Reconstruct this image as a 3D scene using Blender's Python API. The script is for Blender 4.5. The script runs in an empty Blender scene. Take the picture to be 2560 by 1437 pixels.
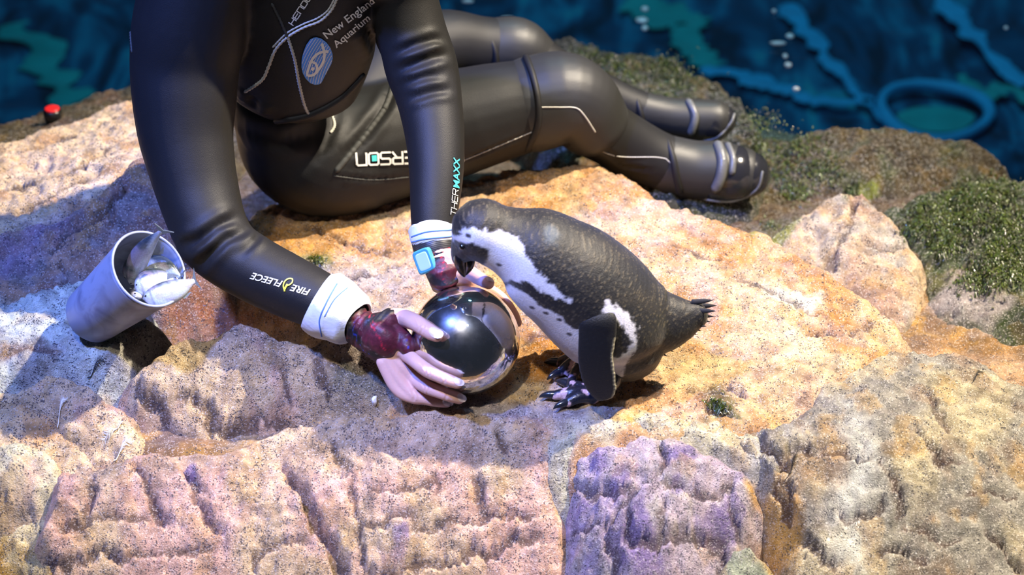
import bpy, bmesh, math, random
import numpy as np
from mathutils import Vector, Matrix
from mathutils.bvhtree import BVHTree
from mathutils import noise as mnoise

random.seed(7)
rng = np.random.default_rng(11)
scene = bpy.context.scene
C = scene.collection

# ------------------------------------------------------------------ camera
ELEV = math.radians(33.0)
DIST = 4.0
FPX = 6400.0
CAM = Vector((0.0, -DIST * math.cos(ELEV), DIST * math.sin(ELEV)))
FWD = Vector((0.0, math.cos(ELEV), -math.sin(ELEV)))
UPV = Vector((0.0, math.sin(ELEV), math.cos(ELEV)))
RGT = Vector((1.0, 0.0, 0.0))
cd = bpy.data.cameras.new('camera')
cam = bpy.data.objects.new('camera', cd)
C.objects.link(cam)
cam.location = CAM
cam.rotation_euler = (math.pi / 2 - ELEV, 0, 0)
cd.sensor_width = 36.0
cd.lens = FPX / 2560.0 * 36.0
cd.clip_end = 60
cd.dof.use_dof = True
cd.dof.focus_distance = 3.82
cd.dof.aperture_fstop = 2.8
scene.camera = cam

# ------------------------------------------------------------------ world, lamps, exposure
world = bpy.data.worlds.new('world')
scene.world = world
world.use_nodes = True
bg = world.node_tree.nodes['Background']
bg.inputs[0].default_value = (0.10, 0.125, 0.18, 1)
bg.inputs[1].default_value = 0.16

def spot(name, loc, aim, energy, color, size=60, blend=0.5, radius=0.06):
    l = bpy.data.lights.new(name, 'SPOT')
    l.energy = energy
    l.color = color
    l.spot_size = math.radians(size)
    l.spot_blend = blend
    l.shadow_soft_size = radius
    o = bpy.data.objects.new(name, l)
    C.objects.link(o)
    o.location = loc
    o.rotation_euler = (Vector(aim) - Vector(loc)).to_track_quat('-Z', 'Y').to_euler()
    return o

spot('key_stage_lamp', (2.7, 0.5, 4.5), (0.05, -0.25, 0.0), 3300, (1.0, 0.87, 0.68), 30, 0.6, 0.06)
spot('front_stage_lamp', (-0.9, -2.6, 5.0), (0.1, -0.55, -0.05), 900, (1.0, 0.90, 0.76), 21, 0.8, 0.10)
spot('blue_stage_lamp', (-2.0, -1.3, 4.1), (-0.3, -0.05, 0.2), 2000, (0.13, 0.24, 1.0), 21, 0.8, 0.12)
spot('pool_fill_light', (0.6, 3.2, 4.5), (0.4, 2.2, -0.7), 360, (0.25, 0.75, 1.0), 60, 0.9, 0.2)  # unseen blue spot added to light the pool floor
al = bpy.data.lights.new('overhead_light_bank', 'AREA')
al.shape = 'RECTANGLE'; al.size = 1.7; al.size_y = 0.22; al.energy = 55; al.color = (0.42, 0.60, 1.0)
ao = bpy.data.objects.new('overhead_light_bank', al); C.objects.link(ao)
ao.location = (-0.35, -2.0, 4.3)
ao.rotation_euler = (Vector((0, -0.3, 0)) - Vector(ao.location)).to_track_quat('-Z', 'Y').to_euler()

scene.view_settings.view_transform = 'Standard'
scene.view_settings.look = 'None'
scene.view_settings.exposure = 0.0
scene.view_settings.gamma = 1.0
scene.view_settings.use_curve_mapping = False

# ------------------------------------------------------------------ pixel helpers: photograph pixel -> point in the place
def ray(px, py):
    d = FWD + RGT * ((px - 1280.0) / FPX) - UPV * ((py - 718.5) / FPX)
    return d.normalized()

def PY(px, py, y):
    d = ray(px, py)
    return CAM + d * ((y - CAM.y) / d.y)

def PZ(px, py, z):
    d = ray(px, py)
    return CAM + d * ((z - CAM.z) / d.z)

def PXM(r, p):
    """pixel radius -> metres at point p"""
    return r * (Vector(p) - CAM).dot(FWD) / FPX

# ------------------------------------------------------------------ object helpers
def link(name, me, mat=None, parent=None):
    o = bpy.data.objects.new(name, me)
    C.objects.link(o)
    if mat is not None and me is not None and not me.materials:
        me.materials.append(mat)
    if parent is not None:
        o.parent = parent
        o.matrix_parent_inverse = parent.matrix_world.inverted()
    return o

def tag(o, label, cat=None, group=None, kind=None):
    o['label'] = label
    if cat: o['category'] = cat
    if group: o['group'] = group
    if kind: o['kind'] = kind
    return o

def empty(name, loc):
    o = bpy.data.objects.new(name, None)
    C.objects.link(o)
    o.location = loc
    o.empty_display_size = 0.02
    o.matrix_world = Matrix.Translation(Vector(loc))
    return o

def mesh_from(name, verts, faces, smooth=True):
    me = bpy.data.meshes.new(name)
    me.from_pydata([tuple(v) for v in verts], [], [tuple(f) for f in faces])
    if smooth:
        me.polygons.foreach_set('use_smooth', [True] * len(me.polygons))
    me.update()
    return me

def loft(path, seg=20, cap=True, flat=None, caps=3):
    """path: list of (Vector, ra, rb); ra = half width along `flat` axis (or any), rb the other."""
    pts = [Vector(p[0]) for p in path]
    ra = [p[1] for p in path]
    rb = [p[2] if len(p) > 2 else p[1] for p in path]
    n = len(pts)
    tans = []
    for i in range(n):
        a = pts[max(i - 1, 0)]; b = pts[min(i + 1, n - 1)]
        tans.append((b - a).normalized())
    up = Vector(flat) if flat is not None else Vector((0, 0, 1))
    verts = []; faces = []
    rings = []
    def ring(c, t, a, b, u):
        u = (u - t * u.dot(t))
        if u.length < 1e-5:
            u = Vector((0, 1, 0)) - t * t.y
        u.normalize()
        w = t.cross(u)
        base = len(verts)
        for k in range(seg):
            th = 2 * math.pi * k / seg
            verts.append(c + u * (a * math.cos(th)) + w * (b * math.sin(th)))
        rings.append(base)
        return u
    u = up
    if cap:
        r0 = min(ra[0], rb[0])
        for k in range(caps):
            s = math.sin(math.pi / 2 * (k + 0.35) / caps); cth = math.cos(math.pi / 2 * (k + 0.35) / caps)
            ring(pts[0] - tans[0] * r0 * cth, tans[0], ra[0] * s, rb[0] * s, u)
    for i in range(n):
        u = ring(pts[i], tans[i], ra[i], rb[i], up if flat is not None else u)
    if cap:
        r0 = min(ra[-1], rb[-1])
        for k in reversed(range(caps)):
            s = math.sin(math.pi / 2 * (k + 0.35) / caps); cth = math.cos(math.pi / 2 * (k + 0.35) / caps)
            ring(pts[-1] + tans[-1] * r0 * cth, tans[-1], ra[-1] * s, rb[-1] * s, u)
    for i in range(len(rings) - 1):
        a, b = rings[i], rings[i + 1]
        for k in range(seg):
            k2 = (k + 1) % seg
            faces.append((a + k, a + k2, b + k2, b + k))
    if cap:
        faces.append(tuple(rings[0] + k for k in reversed(range(seg))))
        faces.append(tuple(rings[-1] + k for k in range(seg)))
    return verts, faces

def smooth_path(path, sub=4):
    """Catmull-Rom resample of (Vector, ra, rb) or (Vector, r)."""
    P = [(Vector(p[0]), p[1], p[2] if len(p) > 2 else p[1]) for p in path]
    out = []
    n = len(P)
    def cr(a, b, c, d, t):
        return (b * 2 + (c - a) * t + (a * 2 - b * 5 + c * 4 - d) * t * t + (b * 3 - a - c * 3 + d) * t ** 3) * 0.5
    for i in range(n - 1):
        p0, p1, p2, p3 = P[max(i - 1, 0)], P[i], P[i + 1], P[min(i + 2, n - 1)]
        for k in range(sub):
            t = k / sub
            out.append((cr(p0[0], p1[0], p2[0], p3[0], t), max(1e-4, cr(p0[1], p1[1], p2[1], p3[1], t)), max(1e-4, cr(p0[2], p1[2], p2[2], p3[2], t))))
    out.append(P[-1])
    return out

def merge(parts):
    V = []; F = []
    for v, f in parts:
        b = len(V)
        V += list(v)
        F += [tuple(i + b for i in ff) for ff in f]
    return V, F

def organic(name, parts, voxel, smooth_it=4, smooth_f=0.5):
    """several closed shapes -> one continuous skin"""
    V, F = merge(parts)
    me = mesh_from(name + '_raw', V, F)
    o = bpy.data.objects.new(name + '_raw', me)
    C.objects.link(o)
    m = o.modifiers.new('r', 'REMESH'); m.mode = 'VOXEL'; m.voxel_size = voxel; m.use_smooth_shade = True
    if smooth_it:
        s = o.modifiers.new('s', 'SMOOTH'); s.factor = smooth_f; s.iterations = smooth_it
    dg = bpy.context.evaluated_depsgraph_get()
    dg.update()
    ev = o.evaluated_get(dg)
    out = bpy.data.meshes.new_from_object(ev)
    out.name = name
    out.materials.clear()
    bpy.data.objects.remove(o)
    bpy.data.meshes.remove(me)
    out.polygons.foreach_set('use_smooth', [True] * len(out.polygons))
    return out

def co_of(me):
    a = np.empty(len(me.vertices) * 3, dtype=np.float64)
    me.vertices.foreach_get('co', a)
    return a.reshape(-1, 3)

def set_co(me, a):
    me.vertices.foreach_set('co', a.reshape(-1).astype(np.float32))
    me.update()

def set_color(me, cols, name='tint'):
    at = me.color_attributes.new(name, 'FLOAT_COLOR', 'POINT')
    c = np.ones((len(cols), 4), dtype=np.float32)
    c[:, :cols.shape[1]] = cols
    at.data.foreach_set('color', c.reshape(-1))

def bvh_of(me):
    return BVHTree.FromPolygons([v.co.copy() for v in me.vertices], [tuple(p.vertices) for p in me.polygons])

# ------------------------------------------------------------------ numpy noise
_perm = rng.permutation(512)
_perm = np.concatenate([_perm, _perm])
_ang = rng.random(512) * 2 * np.pi
_gx, _gy = np.cos(_ang), np.sin(_ang)

def perlin(x, y, seed=0):
    x = x + seed * 17.31; y = y - seed * 9.77
    xi = np.floor(x).astype(np.int64); yi = np.floor(y).astype(np.int64)
    xf = x - xi; yf = y - yi
    u = xf * xf * xf * (xf * (xf * 6 - 15) + 10)
    v = yf * yf * yf * (yf * (yf * 6 - 15) + 10)
    def g(ix, iy, dx, dy):
        h = _perm[(_perm[ix & 511] + (iy & 511)) & 511]
        return _gx[h] * dx + _gy[h] * dy
    a = g(xi, yi, xf, yf); b = g(xi + 1, yi, xf - 1, yf)
    c = g(xi, yi + 1, xf, yf - 1); d = g(xi + 1, yi + 1, xf - 1, yf - 1)
    return ((a + (b - a) * u) + ((c + (d - c) * u) - (a + (b - a) * u)) * v) * 1.5

def fbm(x, y, freq, octv=4, seed=0, gain=0.5):
    s = np.zeros_like(x); a = 1.0; f = freq
    for o in range(octv):
        s += a * perlin(x * f, y * f, seed + o * 3.1)
        a *= gain; f *= 2.03
    return s

def poly_sd(x, y, poly):
    """signed distance, positive inside"""
    n = len(poly)
    d2 = np.full(x.shape, 1e9)
    ins = np.zeros(x.shape, dtype=bool)
    for i in range(n):
        ax, ay = poly[i]; bx, by = poly[(i + 1) % n]
        ex, ey = bx - ax, by - ay
        t = np.clip(((x - ax) * ex + (y - ay) * ey) / (ex * ex + ey * ey + 1e-12), 0, 1)
        d2 = np.minimum(d2, (x - ax - t * ex) ** 2 + (y - ay - t * ey) ** 2)
        c = ((ay > y) != (by > y)) & (x < (bx - ax) * (y - ay) / (by - ay + 1e-15) + ax)
        ins ^= c
    d = np.sqrt(d2)
    return np.where(ins, d, -d)

def line_d(x, y, pts):
    d2 = np.full(x.shape, 1e9); tt = np.zeros(x.shape); side = np.zeros(x.shape)
    n = len(pts) - 1
    for i in range(n):
        ax, ay = pts[i]; bx, by = pts[i + 1]
        ex, ey = bx - ax, by - ay
        t = np.clip(((x - ax) * ex + (y - ay) * ey) / (ex * ex + ey * ey + 1e-12), 0, 1)
        q = (x - ax - t * ex) ** 2 + (y - ay - t * ey) ** 2
        m = q < d2
        d2 = np.where(m, q, d2); tt = np.where(m, (i + t) / n, tt)
        side = np.where(m, np.sign(ex * (y - ay) - ey * (x - ax)), side)
    return np.sqrt(d2), tt, side

def sstep(a, b, v):
    t = np.clip((v - a) / (b - a), 0, 1)
    return t * t * (3 - 2 * t)

# ------------------------------------------------------------------ materials
def new_mat(name):
    m = bpy.data.materials.new(name)
    m.use_nodes = True
    nt = m.node_tree
    return m, nt, nt.nodes['Principled BSDF'], nt.nodes, nt.links

def simple(name, col, rough=0.5, metal=0.0, spec=0.5, coat=0.0, bump=None, sss=0.0, trans=0.0, var=0.0):
    m, nt, b, N, L = new_mat(name)
    b.inputs['Base Color'].default_value = (*col, 1)
    b.inputs['Roughness'].default_value = rough
    b.inputs['Metallic'].default_value = metal
    b.inputs['Specular IOR Level'].default_value = spec
    b.inputs['Coat Weight'].default_value = coat
    b.inputs['Coat Roughness'].default_value = 0.08
    if sss:
        b.inputs['Subsurface Weight'].default_value = sss
        b.inputs['Subsurface Radius'].default_value = (0.01, 0.004, 0.002)
        b.inputs['Subsurface Scale'].default_value = 0.6
    if trans:
        b.inputs['Transmission Weight'].default_value = trans
    tc = N.new('ShaderNodeTexCoord')
    if var:
        n = N.new('ShaderNodeTexNoise'); n.inputs['Scale'].default_value = 14; n.inputs['Detail'].default_value = 6
        L.new(tc.outputs['Object'], n.inputs['Vector'])
        mx = N.new('ShaderNodeMix'); mx.data_type = 'RGBA'
        mx.inputs[6].default_value = (*[c * (1 - var) for c in col], 1)
        mx.inputs[7].default_value = (*[min(1, c * (1 + var)) for c in col], 1)
        L.new(n.outputs['Fac'], mx.inputs[0]); L.new(mx.outputs[2], b.inputs['Base Color'])
    if bump:
        n = N.new('ShaderNodeTexNoise'); n.inputs['Scale'].default_value = bump[0]; n.inputs['Detail'].default_value = 4
        L.new(tc.outputs['Object'], n.inputs['Vector'])
        bp = N.new('ShaderNodeBump'); bp.inputs['Strength'].default_value = bump[1]; bp.inputs['Distance'].default_value = bump[2]
        L.new(n.outputs['Fac'], bp.inputs['Height']); L.new(bp.outputs['Normal'], b.inputs['Normal'])
    return m

def rock_material(name, speck=1.0, rough=(0.35, 0.75), bump=1.0, wet=0.0):
    m, nt, b, N, L = new_mat(name)
    tc = N.new('ShaderNodeTexCoord')
    at = N.new('ShaderNodeAttribute'); at.attribute_name = 'tint'
    # broad mottling
    n1 = N.new('ShaderNodeTexNoise'); n1.inputs['Scale'].default_value = 38; n1.inputs['Detail'].default_value = 9; n1.inputs['Roughness'].default_value = 0.68
    L.new(tc.outputs['Object'], n1.inputs['Vector'])
    r1 = N.new('ShaderNodeMapRange'); r1.inputs[1].default_value = 0.30; r1.inputs[2].default_value = 0.70; r1.inputs[3].default_value = 0.42; r1.inputs[4].default_value = 1.28
    L.new(n1.outputs['Fac'], r1.inputs[0])
    mul = N.new('ShaderNodeMix'); mul.data_type = 'RGBA'; mul.blend_type = 'MULTIPLY'; mul.inputs[0].default_value = 1.0
    L.new(at.outputs['Color'], mul.inputs[6]); L.new(r1.outputs[0], mul.inputs[7])
    # granite grains
    v = N.new('ShaderNodeTexVoronoi'); v.inputs['Scale'].default_value = 560
    L.new(tc.outputs['Object'], v.inputs['Vector'])
    sep = N.new('ShaderNodeSeparateColor'); L.new(v.outputs['Color'], sep.inputs[0])
    n2 = N.new('ShaderNodeTexNoise'); n2.inputs['Scale'].default_value = 60; n2.inputs['Detail'].default_value = 3
    L.new(tc.outputs['Object'], n2.inputs['Vector'])
    th = N.new('ShaderNodeMapRange'); th.inputs[1].default_value = 0.40; th.inputs[2].default_value = 0.72; th.inputs[3].default_value = 0.0; th.inputs[4].default_value = 0.34 * speck
    L.new(n2.outputs['Fac'], th.inputs[0])
    lt = N.new('ShaderNodeMath'); lt.operation = 'LESS_THAN'
    L.new(sep.outputs[0], lt.inputs[0]); L.new(th.outputs[0], lt.inputs[1])
    dk = N.new('ShaderNodeMath'); dk.operation = 'MULTIPLY'; dk.inputs[1].default_value = 0.82
    L.new(lt.outputs[0], dk.inputs[0])
    mixd = N.new('ShaderNodeMix'); mixd.data_type = 'RGBA'
    mixd.inputs[7].default_value = (0.035, 0.032, 0.045, 1)
    L.new(dk.outputs[0], mixd.inputs[0]); L.new(mul.outputs[2], mixd.inputs[6])
    gt = N.new('ShaderNodeMath'); gt.operation = 'GREATER_THAN'; gt.inputs[1].default_value = 0.86
    L.new(sep.outputs[1], gt.inputs[0])
    lg = N.new('ShaderNodeMath'); lg.operation = 'MULTIPLY'; lg.inputs[1].default_value = 0.5
    L.new(gt.outputs[0], lg.inputs[0])
    mixl = N.new('ShaderNodeMix'); mixl.data_type = 'RGBA'; mixl.blend_type = 'SCREEN'
    mixl.inputs[7].default_value = (0.5, 0.45, 0.40, 1)
    L.new(lg.outputs[0], mixl.inputs[0]); L.new(mixd.outputs[2], mixl.inputs[6])
    L.new(mixl.outputs[2], b.inputs['Base Color'])
    # wet patches: alpha of tint
    n3 = N.new('ShaderNodeTexNoise'); n3.inputs['Scale'].default_value = 24; n3.inputs['Detail'].default_value = 6
    L.new(tc.outputs['Object'], n3.inputs['Vector'])
    rr = N.new('ShaderNodeMapRange'); rr.inputs[1].default_value = 0.35; rr.inputs[2].default_value = 0.65
    rr.inputs[3].default_value = rough[0]; rr.inputs[4].default_value = rough[1]
    L.new(n3.outputs['Fac'], rr.inputs[0]); L.new(rr.outputs[0], b.inputs['Roughness'])
    b.inputs['Coat Weight'].default_value = wet
    b.inputs['Coat Roughness'].default_value = 0.12
    # relief
    h1 = N.new('ShaderNodeTexNoise'); h1.inputs['Scale'].default_value = 75; h1.inputs['Detail'].default_value = 10; h1.inputs['Roughness'].default_value = 0.72
    L.new(tc.outputs['Object'], h1.inputs['Vector'])
    ad = N.new('ShaderNodeMath'); ad.operation = 'MULTIPLY_ADD'; ad.inputs[1].default_value = 0.16
    L.new(v.outputs['Distance'], ad.inputs[0]); L.new(h1.outputs['Fac'], ad.inputs[2])
    bp = N.new('ShaderNodeBump'); bp.inputs['Strength'].default_value = min(1, 0.75 * bump); bp.inputs['Distance'].default_value = 0.013
    L.new(ad.outputs[0], bp.inputs['Height']); L.new(bp.outputs['Normal'], b.inputs['Normal'])
    L.new(bp.outputs['Normal'], b.inputs['Coat Normal'])
    return m

M = {}
M['rock'] = rock_material('granite_rock', 1.0, (0.38, 0.7), 1.0, 0.05)
M['rock_wet'] = rock_material('wet_rock', 0.7, (0.18, 0.5), 0.9, 0.45)
M['rock_algae'] = rock_material('algae_rock', 0.8, (0.2, 0.5), 1.0, 0.6)
M['neoprene'] = simple('neoprene', (0.013, 0.0122, 0.0115), 0.55, spec=0.34, bump=(900, 0.25, 0.0012), var=0.25)
M['neoprene_pad'] = simple('neoprene_pad', (0.026, 0.025, 0.022), 0.48, spec=0.5, bump=(700, 0.2, 0.001), var=0.2)
M['rubber'] = simple('boot_rubber', (0.018, 0.018, 0.02), 0.16, spec=0.6, coat=0.3, var=0.2)
M['strap_grey'] = simple('boot_strap', (0.13, 0.13, 0.12), 0.35, bump=(300, 0.3, 0.002), var=0.3)
M['thread'] = simple('thread', (0.60, 0.57, 0.48), 0.6, bump=(1500, 0.6, 0.001))
M['thread_dark'] = simple('thread_dark', (0.05, 0.05, 0.045), 0.6, bump=(1500, 0.6, 0.001))
M['skin'] = simple('skin', (0.74, 0.44, 0.36), 0.45, sss=0.12, bump=(420, 0.25, 0.0012), var=0.10)
M['nail'] = simple('nail', (0.86, 0.70, 0.70), 0.22, spec=0.6)
M['hair'] = simple('hair', (0.05, 0.03, 0.02), 0.5, bump=(200, 0.6, 0.004))
M['cuff'] = simple('cuff_cloth', (0.74, 0.76, 0.80), 0.7, bump=(160, 0.35, 0.002), var=0.05)
M['cuff_line'] = simple('cuff_line', (0.10, 0.22, 0.62), 0.6)
M['print_white'] = simple('print_white', (0.92, 0.90, 0.82), 0.5)
M['print_teal'] = simple('print_teal', (0.08, 0.62, 0.62), 0.5)
M['print_blue'] = simple('print_blue', (0.10, 0.36, 0.95), 0.5)
M['print_yellow'] = simple('print_yellow', (0.75, 0.72, 0.06), 0.5)
def steel_material():
    m, nt, b, N, L = new_mat('mirror_steel')
    out = [n for n in N if n.type == 'OUTPUT_MATERIAL'][0]
    b.inputs['Base Color'].default_value = (0.80, 0.79, 0.76, 1); b.inputs['Metallic'].default_value = 1; b.inputs['Roughness'].default_value = 0.02
    g = N.new('ShaderNodeBsdfGlossy'); g.inputs['Roughness'].default_value = 0.32; g.inputs[0].default_value = (0.7, 0.7, 0.7, 1)
    tc = N.new('ShaderNodeTexCoord'); n = N.new('ShaderNodeTexNoise'); n.inputs['Scale'].default_value = 22; n.inputs['Detail'].default_value = 8; n.inputs['Roughness'].default_value = 0.7
    L.new(tc.outputs['Object'], n.inputs['Vector'])
    r = N.new('ShaderNodeMapRange'); r.inputs[1].default_value = 0.35; r.inputs[2].default_value = 0.75; r.inputs[3].default_value = 0.08; r.inputs[4].default_value = 0.42
    L.new(n.outputs['Fac'], r.inputs[0])
    mx = N.new('ShaderNodeMixShader'); L.new(r.outputs[0], mx.inputs[0]); L.new(b.outputs[0], mx.inputs[1]); L.new(g.outputs[0], mx.inputs[2])
    L.new(mx.outputs[0], out.inputs['Surface'])
    return m
M['steel'] = steel_material()
M['watch_strap'] = simple('watch_strap', (0.03, 0.03, 0.032), 0.4, bump=(60, 0.2, 0.001))
M['watch_case'] = simple('watch_case', (0.08, 0.33, 0.40), 0.25, coat=0.4)
M['watch_glass'] = simple('watch_glass', (0.50, 0.72, 0.76), 0.08, coat=0.6)
M['beak'] = simple('beak_horn', (0.012, 0.012, 0.014), 0.16, spec=0.6, coat=0.5, bump=(90, 0.2, 0.002))
M['claw'] = simple('claw_horn', (0.02, 0.022, 0.026), 0.2, coat=0.4)
M['eye'] = simple('eye', (0.01, 0.008, 0.008), 0.05, coat=1.0)
M['black_plastic'] = simple('black_plastic', (0.012, 0.012, 0.012), 0.3, bump=(120, 0.3, 0.002))
M['red_plastic'] = simple('red_plastic', (0.75, 0.02, 0.02), 0.35)
M['feather_white'] = simple('feather_white', (0.85, 0.82, 0.72), 0.7)
M['feather_dark'] = simple('feather_dark', (0.017, 0.015, 0.014), 0.7)
M['pebble'] = simple('pebble', (0.85, 0.83, 0.80), 0.5, bump=(200, 0.3, 0.002))
M['glint_white'] = simple('glint_white', (0.9, 0.92, 0.9), 0.3, coat=0.5)  # for the white flecks that imitate water glints

def tint_material(name, rough, bump_scale, bump_s, bump_d, spec=0.4, coat=0.0, sheen=0.0, mottle=0.0):
    m, nt, b, N, L = new_mat(name)
    at = N.new('ShaderNodeAttribute'); at.attribute_name = 'tint'
    tc = N.new('ShaderNodeTexCoord')
    n = N.new('ShaderNodeTexNoise'); n.inputs['Scale'].default_value = bump_scale; n.inputs['Detail'].default_value = 5
    L.new(tc.outputs['Object'], n.inputs['Vector'])
    r = N.new('ShaderNodeMapRange'); r.inputs[1].default_value = 0.3; r.inputs[2].default_value = 0.7
    r.inputs[3].default_value = 1 - mottle; r.inputs[4].default_value = 1 + mottle
    L.new(n.outputs['Fac'], r.inputs[0])
    mx = N.new('ShaderNodeMix'); mx.data_type = 'RGBA'; mx.blend_type = 'MULTIPLY'; mx.inputs[0].default_value = 1
    L.new(at.outputs['Color'], mx.inputs[6]); L.new(r.outputs[0], mx.inputs[7])
    L.new(mx.outputs[2], b.inputs['Base Color'])
    b.inputs['Roughness'].default_value = rough
    b.inputs['Specular IOR Level'].default_value = spec
    b.inputs['Coat Weight'].default_value = coat
    b.inputs['Coat Roughness'].default_value = 0.1
    b.inputs['Sheen Weight'].default_value = sheen
    bp = N.new('ShaderNodeBump'); bp.inputs['Strength'].default_value = bump_s; bp.inputs['Distance'].default_value = bump_d
    L.new(n.outputs['Fac'], bp.inputs['Height']); L.new(bp.outputs['Normal'], b.inputs['Normal'])
    return m

M['plumage'] = tint_material('plumage', 0.52, 520, 0.6, 0.0012, spec=0.42, sheen=0.1, mottle=0.12)
M['foot_skin'] = tint_material('penguin_foot_skin', 0.3, 300, 0.5, 0.002, coat=0.3, mottle=0.2)
M['glove'] = tint_material('glove_cloth', 0.5, 160, 0.3, 0.003, spec=0.5, mottle=0.3)
M['fish'] = tint_material('fish_skin', 0.22, 500, 0.35, 0.001, spec=0.8, coat=0.5, mottle=0.15)

def bucket_material():
    m, nt, b, N, L = new_mat('bucket_plastic')
    tc = N.new('ShaderNodeTexCoord')
    n = N.new('ShaderNodeTexNoise'); n.inputs['Scale'].default_value = 16; n.inputs['Detail'].default_value = 4; n.inputs['Distortion'].default_value = 1.2
    L.new(tc.outputs['Object'], n.inputs['Vector'])
    r = N.new('ShaderNodeValToRGB')
    r.color_ramp.elements[0].position = 0.34; r.color_ramp.elements[0].color = (0.17, 0.19, 0.27, 1)
    r.color_ramp.elements[1].position = 0.52; r.color_ramp.elements[1].color = (0.31, 0.35, 0.47, 1)
    L.new(n.outputs['Fac'], r.inputs[0]); L.new(r.outputs[0], b.inputs['Base Color'])
    b.inputs['Roughness'].default_value = 0.38
    b.inputs['Subsurface Weight'].default_value = 0.15
    b.inputs['Subsurface Radius'].default_value = (0.01, 0.01, 0.012)
    return m
M['bucket'] = bucket_material()
# ------------------------------------------------------------------ the rocks (one object each, met as height fields in the place)
STEP = 0.0031
X0, X1, Y0, Y1 = -1.12, 1.12, -0.80, 1.02
gx = np.arange(X0, X1, STEP); gy = np.arange(Y0, Y1, STEP)
GX, GY = np.meshgrid(gx, gy)          # [row=y, col=x]

def lin(*c):
    return np.array([((v / 255.0) / 12.92 if v / 255.0 <= 0.04045 else ((v / 255.0 + 0.055) / 1.055) ** 2.4) for v in c])

T_PINK = lin(230, 182, 154); T_TAN = lin(216, 184, 140); T_CREAM = lin(226, 216, 172); T_PURP = lin(170, 150, 168)
T_GREY = lin(178, 172, 160); T_ORNG = lin(214, 158, 92); T_DARK = lin(120, 92, 74); T_ALG = lin(66, 84, 24)
T_BROWN = lin(88, 74, 40); T_WHITE = lin(226, 228, 214); T_SAND = lin(232, 200, 150); T_YEL = lin(206, 158, 62)
T_SLATE = lin(132, 124, 122); T_VIO = lin(126, 104, 150)

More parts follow.
